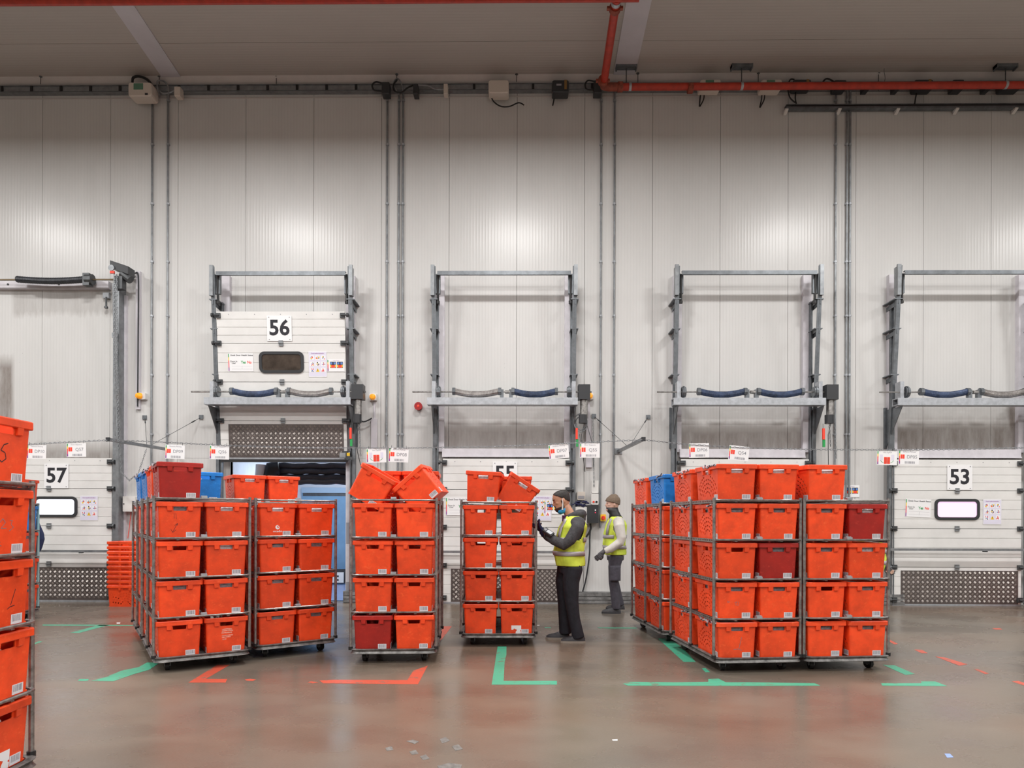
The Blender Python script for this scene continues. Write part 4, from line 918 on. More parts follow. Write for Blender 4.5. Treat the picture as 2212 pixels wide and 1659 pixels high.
# ------------------------------------------------------------------ totes
TB, TT, TH = 0.0, .302, .34      # body bottom / top, rim top
def hx(z): return .170+(.183-.170)*z/TT
def hy(z): return .268+(.283-.268)*z/TT
CRN = .018
def tote_body():
    mb = MB(); th = .006
    def panel(half, fdist, axis, sgn, holes):
        # outline in (s, z)
        o = [(-(half(0)-CRN), 0), (half(0)-CRN, 0), (half(TT)-CRN, TT), (-(half(TT)-CRN), TT)]
        loops = [[Vector((s, z, 0)) for s, z in o]]+[[Vector((s, z, 0)) for s, z in h] for h in holes]
        tris = tessellate_polygon(loops); flat = [p for l in loops for p in l]
        def P(s, z, off):
            d = (fdist(z)-off)*sgn
            return (s*(-sgn if axis == 'y' else sgn), d, z) if axis == 'y' else (d, s*sgn, z)
        # orientation is fixed afterwards by recalculation
        b = len(mb.v); n = len(flat)
        mb.v += [P(p.x, p.y, 0) for p in flat]+[P(p.x, p.y, th) for p in flat]
        for t in tris:
            mb.f.append(tuple(b+i for i in t)); mb.f.append(tuple(b+n+i for i in reversed(t))); mb.m += [0, 0]
        k = 4
        for h in holes:
            m_ = len(h)
            for i in range(m_):
                a, c = b+k+i, b+k+(i+1) % m_; mb.f.append((a, c, c+n, a+n)); mb.m.append(0)
            k += m_
    slot = lambda w: [(-w, .262), (-w, .290), (-w+.005, .296), (w-.005, .296), (w, .290), (w, .262), (w-.005, .258), (-w+.005, .258)]
    panel(hx, hy, 'y', -1, [slot(.056)]); panel(hx, hy, 'y', 1, [slot(.056)])
    holes = [slot(.050)]
    for r in (.080, .122, .164, .206, .248):
        n = int(r*3.1416*.92/.046); 
        for i in range(n):
            a = math.pi*(.06+.88*(i+.5)/n); c = Vector((r*1.0*math.cos(a), .015+r*math.sin(a)*.93)); d = Vector((-math.sin(a), math.cos(a))); L_ = .0155
            w = Vector((-d.y, d.x))*.0072
            if abs(c.x) < .03 and c.y > .235: continue
            if c.y < .03 or c.y > .236 or abs(c.x) > .232: continue
            holes.append([tuple(c-d*L_-w*.4), tuple(c-d*L_*.6-w), tuple(c+d*L_*.6-w), tuple(c+d*L_-w*.0), tuple(c+d*L_*.6+w), tuple(c-d*L_*.6+w)])
    panel(hy, hx, 'x', -1, holes); panel(hy, hx, 'x', 1, holes)
    # rounded corners
    for sx in (-1, 1):
        for sy in (-1, 1):
            cols = []
            for off in (0, th):
                for i in range(4):
                    a = math.pi/2*i/3; col = []
                    for z in (0, TT):
                        cx, cy = hx(z)-CRN, hy(z)-CRN; r = CRN-off; col.append((sx*(cx+r*math.cos(a)), sy*(cy+r*math.sin(a)), z))
                    cols.append(col)
            for o in (0, 4):
                for i in range(3):
                    A, B = cols[o+i], cols[o+i+1]; mb.add([A[0], B[0], B[1], A[1]], [(0,1,2,3)])
    mb.box(-hx(0), hx(0), -hy(0), hy(0), .0, .008)
    me = mb.mesh('body', ['orange']); 
    import bmesh
    bm = bmesh.new(); bm.from_mesh(me); bmesh.ops.remove_doubles(bm, verts=bm.verts, dist=.0002); bmesh.ops.recalc_face_normals(bm, faces=bm.faces); bm.to_mesh(me); bm.free()
    return me
def tote_rim():
    mb = MB()
    def ring(o, i_r, z): return [(x, y, z) for x, y in rrect(.200-o, .300-o, i_r, 4)]
    mb.loft([ring(.021, .02, .296), ring(.003, .028, .296), ring(.0, .03, .300), ring(.0, .03, .334), ring(.004, .028, .340), ring(.017, .022, .340), ring(.020, .02, .336), ring(.021, .02, .296)], cap=False)
    def tab(s, ax, sg, w=.020):
        f = lambda u, d, z: ((u, sg*d, z) if ax == 'y' else (sg*d, u, z))
        dt = .300 if ax == 'y' else .200; db = hy(.255)-.002 if ax == 'y' else hx(.255)-.002
        top = .298
        v = [f(s-w*1.15, dt-.022, top), f(s+w*1.15, dt-.022, top), f(s+w*1.15, dt-.001, top), f(s-w*1.15, dt-.001, top),
             f(s-w, db, .254), f(s+w, db, .254), f(s+w*.95, dt-.005, .258), f(s-w*.95, dt-.005, .258)]
        mb.add(v, [(0,1,2,3), (7,6,5,4), (0,4,5,1), (1,5,6,2), (2,6,7,3), (3,7,4,0)])
    for sg in (-1, 1):
        for s in (-.088, .088): tab(s, 'y', sg); tab(s*.95, 'x', sg, .016)
    me = mb.mesh('rim', ['orange'])
    import bmesh
    bm = bmesh.new(); bm.from_mesh(me); bmesh.ops.recalc_face_normals(bm, faces=bm.faces)
    bmesh.ops.bevel(bm, geom=[e for e in bm.edges if len(e.link_faces) == 2 and e.calc_face_angle() > 1.2 and e.calc_length() > .015 and min(v.co.z for v in e.verts) < .295], offset=.002, segments=1, affect='EDGES')
    bm.to_mesh(me); bm.free(); return me
def quad_uv(pts, m, name):
    me = bpy.data.meshes.new(name)
    P = [Vector(p) for p in pts]; n = (P[1]-P[0]).cross(P[3]-P[0]).normalized()*.0012
    vs = [tuple(p+n) for p in P]+[tuple(p) for p in P]
    me.from_pydata(vs, [], [(0,1,2,3), (0,4,5,1), (1,5,6,2), (2,6,7,3), (3,7,4,0)]); uv = me.uv_layers.new()
    for li, c in zip(range(4), ((0,0),(1,0),(1,1),(0,1))): uv.data[li].uv = c
    for li in range(4, len(me.loops)): uv.data[li].uv = (0, 0)
    me.materials.append(M[m]); return me
BODY, RIM = {}, {}
b0_, r0_ = tote_body(), tote_rim()
for c in ('orange', 'darkred', 'blue'):
    a = b0_.copy(); a.materials.clear(); a.materials.append(M[c]); BODY[c] = a
    a = r0_.copy(); a.materials.clear(); a.materials.append(M[c]); RIM[c] = a
def lab(z0, z1, x0, x1): return [(x0, -hy(z0)-.0005, z0), (x1, -hy(z0)-.0005, z0), (x1, -hy(z1)-.0005, z1), (x0, -hy(z1)-.0005, z1)]
LABF = quad_uv(lab(.006, .058, .052, .134), 'barcode', 'barcode_label')
LABS = quad_uv([(-hx(.006)-.0005, -.165, .006), (-hx(.006)-.0005, -.245, .006), (-hx(.058)-.0005, -.245, .058), (-hx(.058)-.0005, -.165, .058)][::1], 'barcode', 'barcode_label')
LABS2 = quad_uv([(hx(.006)+.0005, -.245, .006), (hx(.006)+.0005, -.165, .006), (hx(.058)+.0005, -.165, .058), (hx(.058)+.0005, -.245, .058)], 'barcode', 'barcode_label')
def liner(m):
    mb = MB(); rnd = random.Random(hash(m) % 97 if False else len(m)); rings = []
    for k, z in enumerate((.02, .12, .22, .262, .285, .300)):
        ring = []
        for i, (x, y) in enumerate(rrect(hx(z)-.012-(.004 if k < 5 else .02), hy(z)-.012-(.004 if k < 5 else .03), .03, 6)):
            a = i*1.7+k; ring.append((x*(1-.012*math.sin(a)-.01*rnd.random()), y*(1-.008*math.cos(a*1.3)-.006*rnd.random()), z+.006*math.sin(a*2.1)*(k > 3)))
        rings.append(ring)
    mb.loft(rings, cap=False)
    top = len(mb.v)-28; mb.f.append(tuple(range(top, top+28))); mb.m.append(0)
    return mb.mesh('bag_liner', [m])
LINER = {'grey': liner('bagdark'), 'white': liner('bag')}
def ruffle(seed):
    mb = MB(); rnd = random.Random(seed); y = -.27
    end = (.02, .12, -.08, .2)[seed]
    while y < end:
        L_ = rnd.uniform(.028, .05); mt = Matrix.Translation((-.203, y+L_, .326+rnd.uniform(-.010, .010))) @ Matrix.Rotation(rnd.uniform(-.5, .5), 4, 'X')
        mb.ell((0,0,0), (.006, L_, rnd.uniform(.007, .014)), 9, 6, 0, mt); y += L_*rnd.uniform(1.3, 1.9)
    mb.ell((-.195, -.25, .330), (.016, .03, .012), 8, 5)
    return mb.mesh('bag_edge', ['bagprint'], True)
RUFF = [ruffle(k) for k in range(4)]
def stroke(paths, m, w=.003):
    """thin drawn strokes on the front face, given in (x, z)"""
    mb = MB()
    for p in paths:
        for (xa, za), (xb, zb_) in zip(p[:-1], p[1:]):
            d = Vector((xb-xa, 0, zb_-za)); n = Vector((-d.z, 0, d.x)).normalized()*w/2
            A, B = Vector((xa, -hy(za)-.0006, za)), Vector((xb, -hy(zb_)-.0006, zb_)); mb.add([A-n, B-n, B+n, A+n], [(0,1,2,3)])
    me = mb.mesh('marker_scribble', [m])
    return me
STICK = MB()
STICK.add([(x, -hy(z)-.0008, z) for x, z in ((-.06,.10),(.05,.10),(.05,.045),(.035,.04),(.05,.03),(.045,.004),(-.012,.004),(-.01,.03),(.005,.05),(-.03,.065),(-.04,.05),(-.06,.05))], [tuple(range(12))])
STICK = STICK.mesh('torn_label', ['white'])
def tote(label, color, M4, slot='dark', ruff=None, group=None, side=None, extra=None, sides=True):
    t = bpy.data.objects.new('tote', None); COL.objects.link(t); t.empty_display_size = .05; t.matrix_world = M4
    t['label'] = label; t['category'] = 'tote'
    if group: t['group'] = group
    link('body', BODY[color], t); link('rim', RIM[color], t); link('barcode_label', LABF, t)
    if sides: link('barcode_label', LABS, t); link('barcode_label', LABS2, t)
    if slot in LINER: link('bag_liner', LINER[slot], t)
    if ruff is not None: link('bag_edge', RUFF[ruff % 4], t)
    for e in (extra or []): link(e.name.split('.')[0], e, t)
    return t

# ------------------------------------------------------------------ roll cages
CW, CL = .845, 1.36
RZ = [.148, .516, .884, 1.252, 1.62]
def rr_path(x0, x1, y0, y1, r, z, n=4):
    return [((x0+x1)/2+x, (y0+y1)/2+y, z) for x, y in rrect((x1-x0)/2, (y1-y0)/2, r, n)]
def cage_meshes():
    D = {}
    mb = MB(); prof = [(0,.098),(.007,.103),(.0,.112),(-.006,.123),(.0,.136),(.007,.143),(.0,.148),(-.026,.148),(-.03,.138),(-.03,.108),(-.026,.098)]
    rings = [rr_path(-o+.007, CW+o-.007, -o+.007, CL+o-.007, .075, z, 5) for o, z in prof]; rings.append(rings[0])
    mb.loft(rings, cap=False); D['base'] = mb.mesh('base', ['basezinc'], True)
    mb = MB(); mb.box(.03, CW-.03, .03, CL-.03, .112, .118)
    D['deck'] = mb.mesh('deck', ['steeldark'])
    mb = MB()
    for i in range(30):
        y = .05+i*(CL-.1)/29; mb.box(.03, CW-.03, y-.008, y+.008, .124, .132)
    D['slats'] = mb.mesh('deck_slats', ['basezinc'])
    mb = MB(); mb.tube([(0,0,.15), (0,0,.19), (0,0,1.60), (0,0,1.635)], .0145, 8); D['post'] = mb.mesh('post', ['chrome'], True)
    D['foot'] = MB().cyl((0,0,.135), (0,0,.165), .022, 8).mesh('post_foot', ['black'])
    # shelf: bent front and back bars, slotted side rails, cross wires, centre clip
    mb = MB(); z = -.008
    for key, y0, s in (('bars', .012, 1), ('backbar', CL-.012, -1)):
        mb = MB(); P = [(.006, y0+s*.075, z+.0), (.012, y0+s*.045, z), (.045, y0+s*.010, z), (.10, y0, z), (CW-.10, y0, z), (CW-.045, y0+s*.010, z), (CW-.012, y0+s*.045, z), (CW-.006, y0+s*.075, z)]
        mb.tube(P, .009, 8); D[key] = mb.mesh('shelf_bar', ['chrome'], True)
    mb = MB()
    for x in (.006, CW-.006):
        mb.box(x-.002, x+.002, .05, CL-.05, -.035, -.022).box(x-.002, x+.002, .05, CL-.05, -.012, -.003); s = 1 if x < .2 else -1
        mb.box(min(x, x+s*.025), max(x, x+s*.025), .05, CL-.05, -.037, -.034)
        n = 26; p = (CL-.1)/n
        for i in range(n+1):
            y = .05+i*p; mb.box(x-.002, x+.002, y-.011, y+.011, -.022, -.012)
    D['rail'] = mb.mesh('slotted_rail', ['chrome'])
    mb = MB()
    for i in range(16):
        y = .08+i*(CL-.16)/15; mb.box(.008, CW-.008, y-.004, y+.004, -.022, -.016)
    for x in (.2, .64): mb.box(x-.012, x+.012, .02, CL-.02, -.028, -.022)
    D['wires'] = mb.mesh('shelf_wires', ['chrome'])
    D['clip'] = MB().box(CW/2-.026, CW/2+.026, .006, .06, -.012, .016).cyl((CW/2-.026, .03, .016), (CW/2+.026, .03, .016), .006, 6).mesh('centre_clip', ['galvlight'])
    mb = MB().box(-.035, .035, -.035, .035, .088, .10).box(-.028, -.022, -.03, .03, .04, .09).box(.022, .028, -.03, .03, .04, .09); D['fork'] = mb.mesh('castor', ['steel'])
    D['wheel'] = MB().cyl((-.018,0,.045), (.018,0,.045), .045, 16).mesh('wheel', ['black']); D['hub'] = MB().cyl((-.022,0,.045), (.022,0,.045), .014, 8).mesh('hub', ['chrome'])
    D['cyanpost'] = MB().tube([(0,0,.15), (0,0,1.63)], .017, 8).mesh('post', [M['cyan']])
    return D
M['cyan'] = mat('pale_cyan_tube', (.30,.52,.55), .35, .3)
CD = cage_meshes()
def cage(label, pos, a, deck_top=True, group=None, cyan=False):
    """pos: world xy of the front-left corner, a: heading of the front edge"""
    t = thing('roll_cage', label, 'roll cage', (pos.x, pos.y, 0), a, group)
    b = link('base', CD['base'], t); link('deck', CD['deck'], b); link('deck_slats', CD['slats'], b, kind='stuff')
    for x in (.003, CW-.003):
        for y in (.06, .67, CL-.06):
            p = link('post', CD['cyanpost'] if cyan and x > .4 and y < .1 else CD['post'], t, (x, y, 0)); link('post_foot', CD['foot'], p)
    for k, z in enumerate(RZ[1:]):
        s = link('shelf', CD['bars'], t, (0, 0, z)); link('back_bar', CD['backbar'], s); link('slotted_rail', CD['rail'], s, kind='stuff'); link('centre_clip', CD['clip'], s)
        if k < 3 or deck_top: link('shelf_wires', CD['wires'], s, kind='stuff')
    for x in (.13, CW-.13):
        for y in (.17, CL-.17):
            c = link('castor', CD['fork'], t, (x, y, 0), (0, 0, (x*7+y*3) % 1.2-.4)); link('wheel', CD['wheel'], c); link('hub', CD['hub'], c)
    return Matrix.Translation((pos.x, pos.y, 0)) @ Matrix.Rotation(a, 4, 'Z')
rt = random.Random(11)
def slotm(mc, col, row, lev, jit=True):
    z = (RZ[lev]-.012) if lev else .134
    dx, dy, dr = ((rt.uniform(-.0015, .0015), rt.uniform(-.002, .012), rt.uniform(-.004, .004)) if jit else (0, 0, 0))
    return mc @ Matrix.Translation((CW/2+(-.2035 if col == 0 else .2035)+dx, (.322 if row == 0 else 1.035)+dy, z)) @ Matrix.Rotation(dr, 4, 'Z')
LEV = ['lowest', 'second', 'third', 'fourth', 'top']
COLN = {'orange': 'orange', 'darkred': 'dark red', 'blue': 'blue'}
SLN = {'dark': 'with an empty dark handle hole', 'grey': 'with a grey bag in its handle hole', 'white': 'with a white bag in its handle hole', None: ''}
def lbl(color, slot, col, row, lev, ph, say=True):
    s = COLN[color]+' tote'
    where = ('left' if col == 0 else 'right')+(' rear' if row else ' front')+', '+LEV[lev]+(' tier' if lev < 4 else ' of the stack')
    return '%s, %s, %s' % (s, where, ph)
def fill(mc, ph, group, spec, skip=()):
    for (col, row, lev), v in spec.items():
        color, slot, ruff, extra, note = (list(v)+[None]*5)[:5]
        L_ = note if note else lbl(color, slot, col, row, lev, ph)
        tote(L_, color, slotm(mc, col, row, lev), slot, ruff, group, extra=extra)

SQ = stroke([[(-.05,.235),(-.048,.185)], [(-.035,.235),(-.03,.18)], [(-.02,.14),(-.06,.06)], [(-.045,.118),(-.02,.14),(-.022,.118)], [(-.075,.085),(-.06,.055),(-.03,.08)]], 'ink')
ARR = stroke([[(.045,.20),(.02,.09)], [(-.03,.085),(.01,.09),(.05,.075)]], 'grayink', .004)
SC1 = stroke([[(-.09,.15),(-.085,.17),(-.075,.15),(-.065,.17)], [(-.02,.15),(.0,.16),(-.01,.13),(.015,.125),(.02,.15),(.01,.16)]], 'grayink', .0025)
ONE = stroke([[(.075,.19),(.045,.11)], [(.02,.09),(.04,.10),(.075,.105)]], 'ink', .004)
TW3 = stroke([[(-.04,.17),(-.02,.19),(0,.17),(-.03,.14),(.01,.14)], [(.03,.18),(.05,.18),(.04,.16),(.06,.145),(.03,.125)], [(-.03,.07),(-.05,.06),(-.02,.05)]], 'grayink', .003)
FIV = stroke([[(.02,.21),(-.01,.20),(-.03,.17),(0,.16),(.01,.13),(-.02,.11),(-.05,.13)]], 'ink', .005)
PAPER = stroke([[(-.04,.22),(.05,.225)], [(-.04,.205),(.06,.21)], [(-.04,.19),(.05,.195)], [(-.04,.16),(.06,.165)], [(-.04,.145),(.03,.15)], [(-.04,.125),(.0,.13)]], 'pinkscrape', .012) if False else None
M['scrape'] = mat('scraped_label_remains', (.80,.28,.20), .6, var=.4, vscale=60)
PAPER = stroke([[(-.04,.22),(.0,.228),(.05,.222)], [(-.04,.205),(.0,.213),(.06,.207)], [(-.045,.19),(.05,.19)], [(-.04,.162),(.06,.165)], [(-.04,.146),(.04,.15)], [(-.035,.126),(.0,.13)]], 'scrape', .011)
# swirl emblem and word printed in white
def emblem():
    mb = MB(); c = (.0, .097); n = 18
    def arc(cx, cz, r, a0, a1): return [(cx+r*math.cos(R(a0+(a1-a0)*i/n)), cz+r*math.sin(R(a0+(a1-a0)*i/n))) for i in range(n+1)]
    out = arc(c[0], c[1], .0225, 75, 385); inn = arc(c[0]+.006, c[1]+.006, .0125, 75, 385)
    for i in range(n):
        q = [out[i], out[i+1], inn[i+1], inn[i]]; mb.add([(x, -hy(z)-.0008, z) for x, z in q], [(3,2,1,0)])
    q = arc(c[0]+.007, c[1]+.0075, .006, 60, 330); mb.add([(x, -hy(z)-.001, z) for x, z in q], [tuple(range(n+1))[::-1]])
    return mb.mesh('printed_emblem', ['white'])
EMB = emblem()

A = cage('roll cage topped by a dark red tote, at the head of the left group', cw(-3.256, 6.213), YAW+R(32.5))
A2 = cage('roll cage behind the dark red tote, two blue totes on top', cw(-3.99, 7.37), YAW+R(33))
B = cage('roll cage left of the open doorway, angled like its neighbour', cw(-2.555, 6.84), YAW+R(35.5), deck_top=False)
B2 = cage('roll cage hidden behind the one left of the doorway, two orange totes on top', cw(-3.34, 8.12), YAW+R(33))
C = cage('roll cage with two tumbled totes on top, right of the doorway', cw(-1.587, 6.675), YAW+R(3.2), deck_top=False)
Mc = cage('roll cage the worker reaches into, standing alone in the centre', cw(-.570, 7.60), YAW+R(.8), deck_top=False)
R1 = cage('left cage of the front pair on the right, three totes on its corner', cw(1.885, 6.30), YAW+R(5.2))
R2 = cage('right cage of the front pair on the right, beside door 53', cw(2.757, 6.374), YAW+R(5.2))
R3 = cage('cage behind the right-hand pair, blue tote on its front corner', cw(1.72, 7.83), YAW+R(5.2))
F = cage('near roll cage cut by the left edge of the picture', cw(-2.53, 2.875), YAW+R(91.5))
Gc = cage('far roll cage with a pale cyan post behind the near left cage', cw(-6.65, 8.85), YAW+R(91), cyan=True)
o, d, b = 'orange', 'darkred', 'blue'
fill(A, 'left cage by the dark red tote', 'totes on the cage topped by a dark red tote', {
    (0,0,4): (d, 'dark', 0, None, 'dark red tote on top of the left group, DP09 sign above it'), (0,1,4): (o, 'white', 1, None, 'red tote directly behind the dark red tote, bags over its rim'),
    (0,0,3): (o, 'grey', 2, [SQ], 'orange tote with hand drawn arrows, under the dark red tote'), (1,0,3): (o, 'white'), (0,0,2): (o, 'dark', 1), (1,0,2): (o, 'white'),
    (0,0,1): (o, 'grey', 3), (1,0,1): (o, 'grey'), (0,0,0): (o, 'dark'), (1,0,0): (o, 'dark', None, [PAPER], 'orange tote with scraped label remains, lowest right of the left cage'),
    (0,1,3): (o, 'white', 0), (0,1,2): (o, 'grey', 1), (0,1,1): (o, 'grey', 2), (0,1,0): (o, 'grey', 3)})
fill(A2, 'cage behind the dark red tote', 'totes on the cage behind the dark red tote', {
    (0,0,4): (b, 'white', 2, None, 'blue tote behind the dark red tote, nearer of two at left'), (0,1,4): (b, 'white', 3, None, 'blue tote farthest left and back on the left group'), (1,0,4): (b, 'dark', None, None, 'blue tote between the dark red tote and two orange totes'),
    **{(0,0,k): (o, 'white', k) for k in range(4)}, **{(0,1,k): (o, 'white', k+1) for k in range(4)}})
fill(B, 'cage left of the doorway', 'totes on the cage left of the doorway', {
    (0,0,3): (o, 'white', 0, [EMB], 'orange tote with a white swirl emblem, fourth tier left of the doorway'), (1,0,3): (o, 'white'), (0,0,2): (o, 'grey', 1), (1,0,2): (o, 'grey'),
    (0,0,1): (o, 'grey', 2), (1,0,1): (o, 'grey'), (0,0,0): (o, 'grey', 3), (1,0,0): (o, 'grey'), **{(0,1,k): (o, 'grey') for k in range(4)}, (1,1,3): (o, 'grey'), (1,1,1): (o, 'grey'), (1,1,2): (o, 'grey'), (1,1,0): (o, 'grey')})
tb = [x for x in bpy.data.objects if x.get('label', '').startswith('orange tote with a white swirl')][0]
text('ocado', .030, 'white', tb, .0, .055, -hy(.055)-.001, bold=.012, sx=1.25)
fill(B2, 'cage hidden left of the doorway', 'totes on the hidden cage left of the doorway', {
    (0,0,4): (o, 'white', None, None, 'orange tote on the hidden cage, right next to the blue tote'), (1,0,4): (o, 'white', None, None, 'orange tote in front of the black dock seal, left of the doorway')})
fill(C, 'cage with tumbled totes', 'totes on the cage with tumbled totes', {
    **{(c, 0, k): (o, 'dark') for c in (0, 1) for k in range(4)}, (0,0,0): (d, 'dark', None, None, 'dark red tote at the lower left of the cage with tumbled totes'),
    **{(0, 1, k): (o, 'grey') for k in range(4)}, **{(1, 1, k): (o, 'grey', 0) for k in range(4)},
    (0,1,4): (o, 'dark', None, None, 'upright orange tote behind the left tumbled tote'), (1,1,4): (o, 'dark', None, None, 'upright orange tote behind the right tumbled tote')})
fill(Mc, 'centre cage by the worker', 'totes on the centre cage', {
    **{(c, 0, k): (o, 'dark') for c in (0, 1) for k in range(4)}, (1,0,0): (o, 'dark', None, [STICK], 'orange tote with a torn white label, lowest right of the centre cage'),
    **{(0, 1, k): (o, 'dark') for k in range(2)}, **{(1, 1, k): (o, 'dark') for k in range(3)}, (1,1,4): (o, 'white', None, None, 'upright orange tote behind the tilted one on the centre cage')})
fill(R1, 'left cage of the right pair', 'totes on the left cage of the right pair', {
    (0,0,4): (o, 'white', 0, None, 'orange corner tote on top of the right group, bags over its side'), (1,0,4): (o, 'white', None, None, 'middle of three orange totes on top of the right group'), (0,1,4): (o, 'white', 1, None, 'orange tote behind the top corner tote of the right group'),
    (0,0,3): (o, 'grey', 2), (1,0,3): (o, 'grey'), (0,0,2): (o, 'dark'), (1,0,2): (d, 'grey', None, None, 'dark red tote on the third tier of the right group'), (0,0,1): (o, 'grey', None, [SC1], 'orange tote with faint scribbles, second tier of the right group corner'), (1,0,1): (o, 'grey'),
    (0,0,0): (o, 'grey', 1, [ARR], 'orange tote with a drawn slash, lowest corner of the right group'), (1,0,0): (o, 'grey'), (0,1,3): (o, 'grey', 3), (0,1,2): (o, 'dark'), (0,1,1): (o, 'white', 0), (0,1,0): (o, 'white', 2)})
fill(R2, 'right cage of the right pair', 'totes on the right cage of the right pair', {
    (0,0,4): (o, 'white', None, None, 'rightmost of three orange totes on top of the right group'), (0,0,3): (o, 'grey', 0), (1,0,3): (d, 'white', None, None, 'dark red tote at the upper right corner of the right group'), (0,0,2): (o, 'grey', 1), (1,0,2): (o, 'white'),
    (0,0,1): (o, 'dark', 2), (1,0,1): (o, 'grey'), (0,0,0): (o, 'grey', 3), (1,0,0): (o, 'grey'), (1,1,3): (o, 'grey'), (1,1,2): (o, 'grey'), (1,1,1): (o, 'grey'), (1,1,0): (o, 'grey'), **{(0,1,k): (o, 'grey') for k in range(4)}})
fill(R3, 'rear cage of the right group', 'totes on the rear cage of the right group', {
    (0,0,4): (b, 'grey', 2, None, 'blue tote on top of the rear cage of the right group'), (0,1,4): (o, 'white', 3, None, 'faded red tote left of the blue tote on the right group'),
    (0,0,3): (o, 'grey', 0), (0,0,2): (o, 'grey', 1), (0,0,1): (o, 'grey', 2), (0,0,0): (o, 'grey', 3), (0,1,3): (o, 'grey', 1), (0,1,2): (o, 'grey', 2), (0,1,1): (o, 'grey', 3), (0,1,0): (o, 'grey', 0)})
fill(F, 'near cage at the left edge', 'totes on the near left cage', {
    (1,0,4): (o, 'dark', None, [FIV], 'orange tote highest on the near left cage, drawn loop mark'), (1,0,3): (o, 'dark', None, [TW3], 'orange tote with faint written 23 on the near left cage'), (1,0,2): (o, 'dark', None, [ONE], 'orange tote with a drawn stroke, middle of the near left cage'),
    (1,0,1): (o, 'dark'), (1,0,0): (o, 'dark', None, [STICK], 'orange tote with a torn white label at the bottom left corner'), (0,0,2): (o, 'dark'), (0,0,1): (o, 'dark'), (0,0,3): (o, 'dark'), (0,0,0): (o, 'dark')})
fill(Gc, 'far cage behind the near left cage', 'totes on the far left cage', {
    (1,0,4): (o, 'white', None, None, 'red tote on top of the far left cage'), (1,0,3): (b, 'grey', None, None, 'blue tote with pierced side near the cyan post'), (1,0,2): (o, 'grey'), (1,0,1): (o, 'grey'), (1,0,0): (o, 'grey'),
    (0,0,3): (b, 'grey', None, None, 'blue tote in the far left cage, left of the pierced one'), (0,0,2): (o, 'grey'), (0,0,1): (o, 'grey'), (0,0,0): (o, 'grey')})

# tumbled totes
def tumbled(label, px, py, zc, angle, yaw=0., pitch=0., color='orange', slot='dark', group=None):
    """px,py: centre of the near end face, zc: its camera depth; angle: clockwise lean"""
    c = CR @ Vector(((px-CX)/FPX*zc, -(py-CY)/FPX*zc, -zc)); c.z += CH
    m = Matrix.Translation(c) @ Matrix.Rotation(yaw, 4, 'Z') @ Matrix.Rotation(R(angle), 4, 'Y') @ Matrix.Rotation(pitch, 4, 'X') @ Matrix.Translation((0, .275, -.17))
    return tote(label, color, m, slot, group=group, sides=True)
tumbled('orange tote tumbled clockwise on the cage beside the doorway', 802, 1052, 6.84, 30, YAW+R(3), R(2), group='tumbled totes on the cage right of the doorway')
tumbled('orange tote tumbled anticlockwise, its barcode near the right post', 902, 1058, 6.84, -41, YAW+R(-4), R(2), group='tumbled totes on the cage right of the doorway')
tumbled('orange tote standing slightly askew, top left of the centre cage', 1043, 1051, 7.64, 3, YAW+R(-3), 0, slot='white', group='loose totes on top of the centre cage')
tumbled('orange tote tilted above the worker\'s hands on the centre cage', 1118, 1066, 7.72, 33, YAW+R(2), R(2), slot='white', group='loose totes on top of the centre cage')

# nested stack beside door 57
p0 = W(273, 1240, 10.85)
for k in range(10):
    m = Matrix.Translation((p0.x, 11.0, .078*k*1.0 if k else 0)) @ Matrix.Rotation(R(90+rt.uniform(-1, 1)), 4, 'Z')
    names = ['lowest tote of the nested stack beside door 57, standing on the floor']+['orange tote nested in the stack by door 57, %s from the bottom' % ('first second third fourth fifth sixth seventh eighth ninth tenth'.split()[k])]
    tote(names[0] if k == 0 else names[1] if k < 9 else 'empty orange tote topmost of the nested stack beside door 57', o, m, 'dark', group='nested totes beside door 57', sides=False)
# totes passing at the right edge
q = cw(8.42, 10.75)
tote('red tote near the wall cut by the right edge, below the guard bar', o, Matrix.Translation((q.x+.1, q.y, .0)) @ Matrix.Rotation(R(90), 4, 'Z'), 'dark')
q = cw(5.20, 6.4)
tote('blue tote on the floor cut by the right edge', b, Matrix.Translation((q.x+.09, q.y, .0)) @ Matrix.Rotation(R(90), 4, 'Z'), 'dark')

# ------------------------------------------------------------------ floor tape
def tape(label, m, polys, cat='floor tape'):
    mb = MB()
    for k, P in enumerate(polys): mb.poly([G(x, y, .0005) for x, y in P], (0,0,1), .0008)
    o = mb.build('floor_tape', m, None); o['label'] = label; o['category'] = cat
tape('green floor tape elbow in front of the left group', 'gtape', [[(196,1471),(245,1471.5),(290,1456),(322,1447),(345,1432),(318,1431),(300,1441),(262,1449),(228,1463)], [(168,1471),(190,1471),(192,1467),(172,1467)]])
tape('thin faded green tape far left near door 57', 'gtape', [[(92,1349),(288,1350),(288,1352),(92,1351.5)], [(152,1367),(172,1367),(236,1350),(215,1350)], [(66,1392),(75,1392),(92,1386),(85,1385)]])
tape('green L shaped floor tape in front of the centre cage', 'gtape', [[(1075,1396),(1094,1396),(1094,1414),(1090,1431),(1088,1471),(1203,1471),(1203,1479),(1062,1479)]])
tape('long green floor tape line in front of the right-hand cages', 'gtape', [[(1346,1477),(1362,1473),(1460,1474),(1530,1473),(1530,1467),(1552,1466),(1568,1474),(1620,1474),(1760,1476),(1772,1481),(1620,1481.5),(1356,1481)]])
tape('green diagonal floor tape beside the right-hand cages', 'gtape', [[(1421,1379),(1446,1379),(1475,1400),(1503,1430),(1477,1430)], [(1516,1444),(1524,1443),(1534,1452),(1524,1452)]])
tape('short green floor tape dash right of the right-hand cages', 'gtape', [[(1907,1436),(1932,1437),(1976,1456),(1956,1458)]])
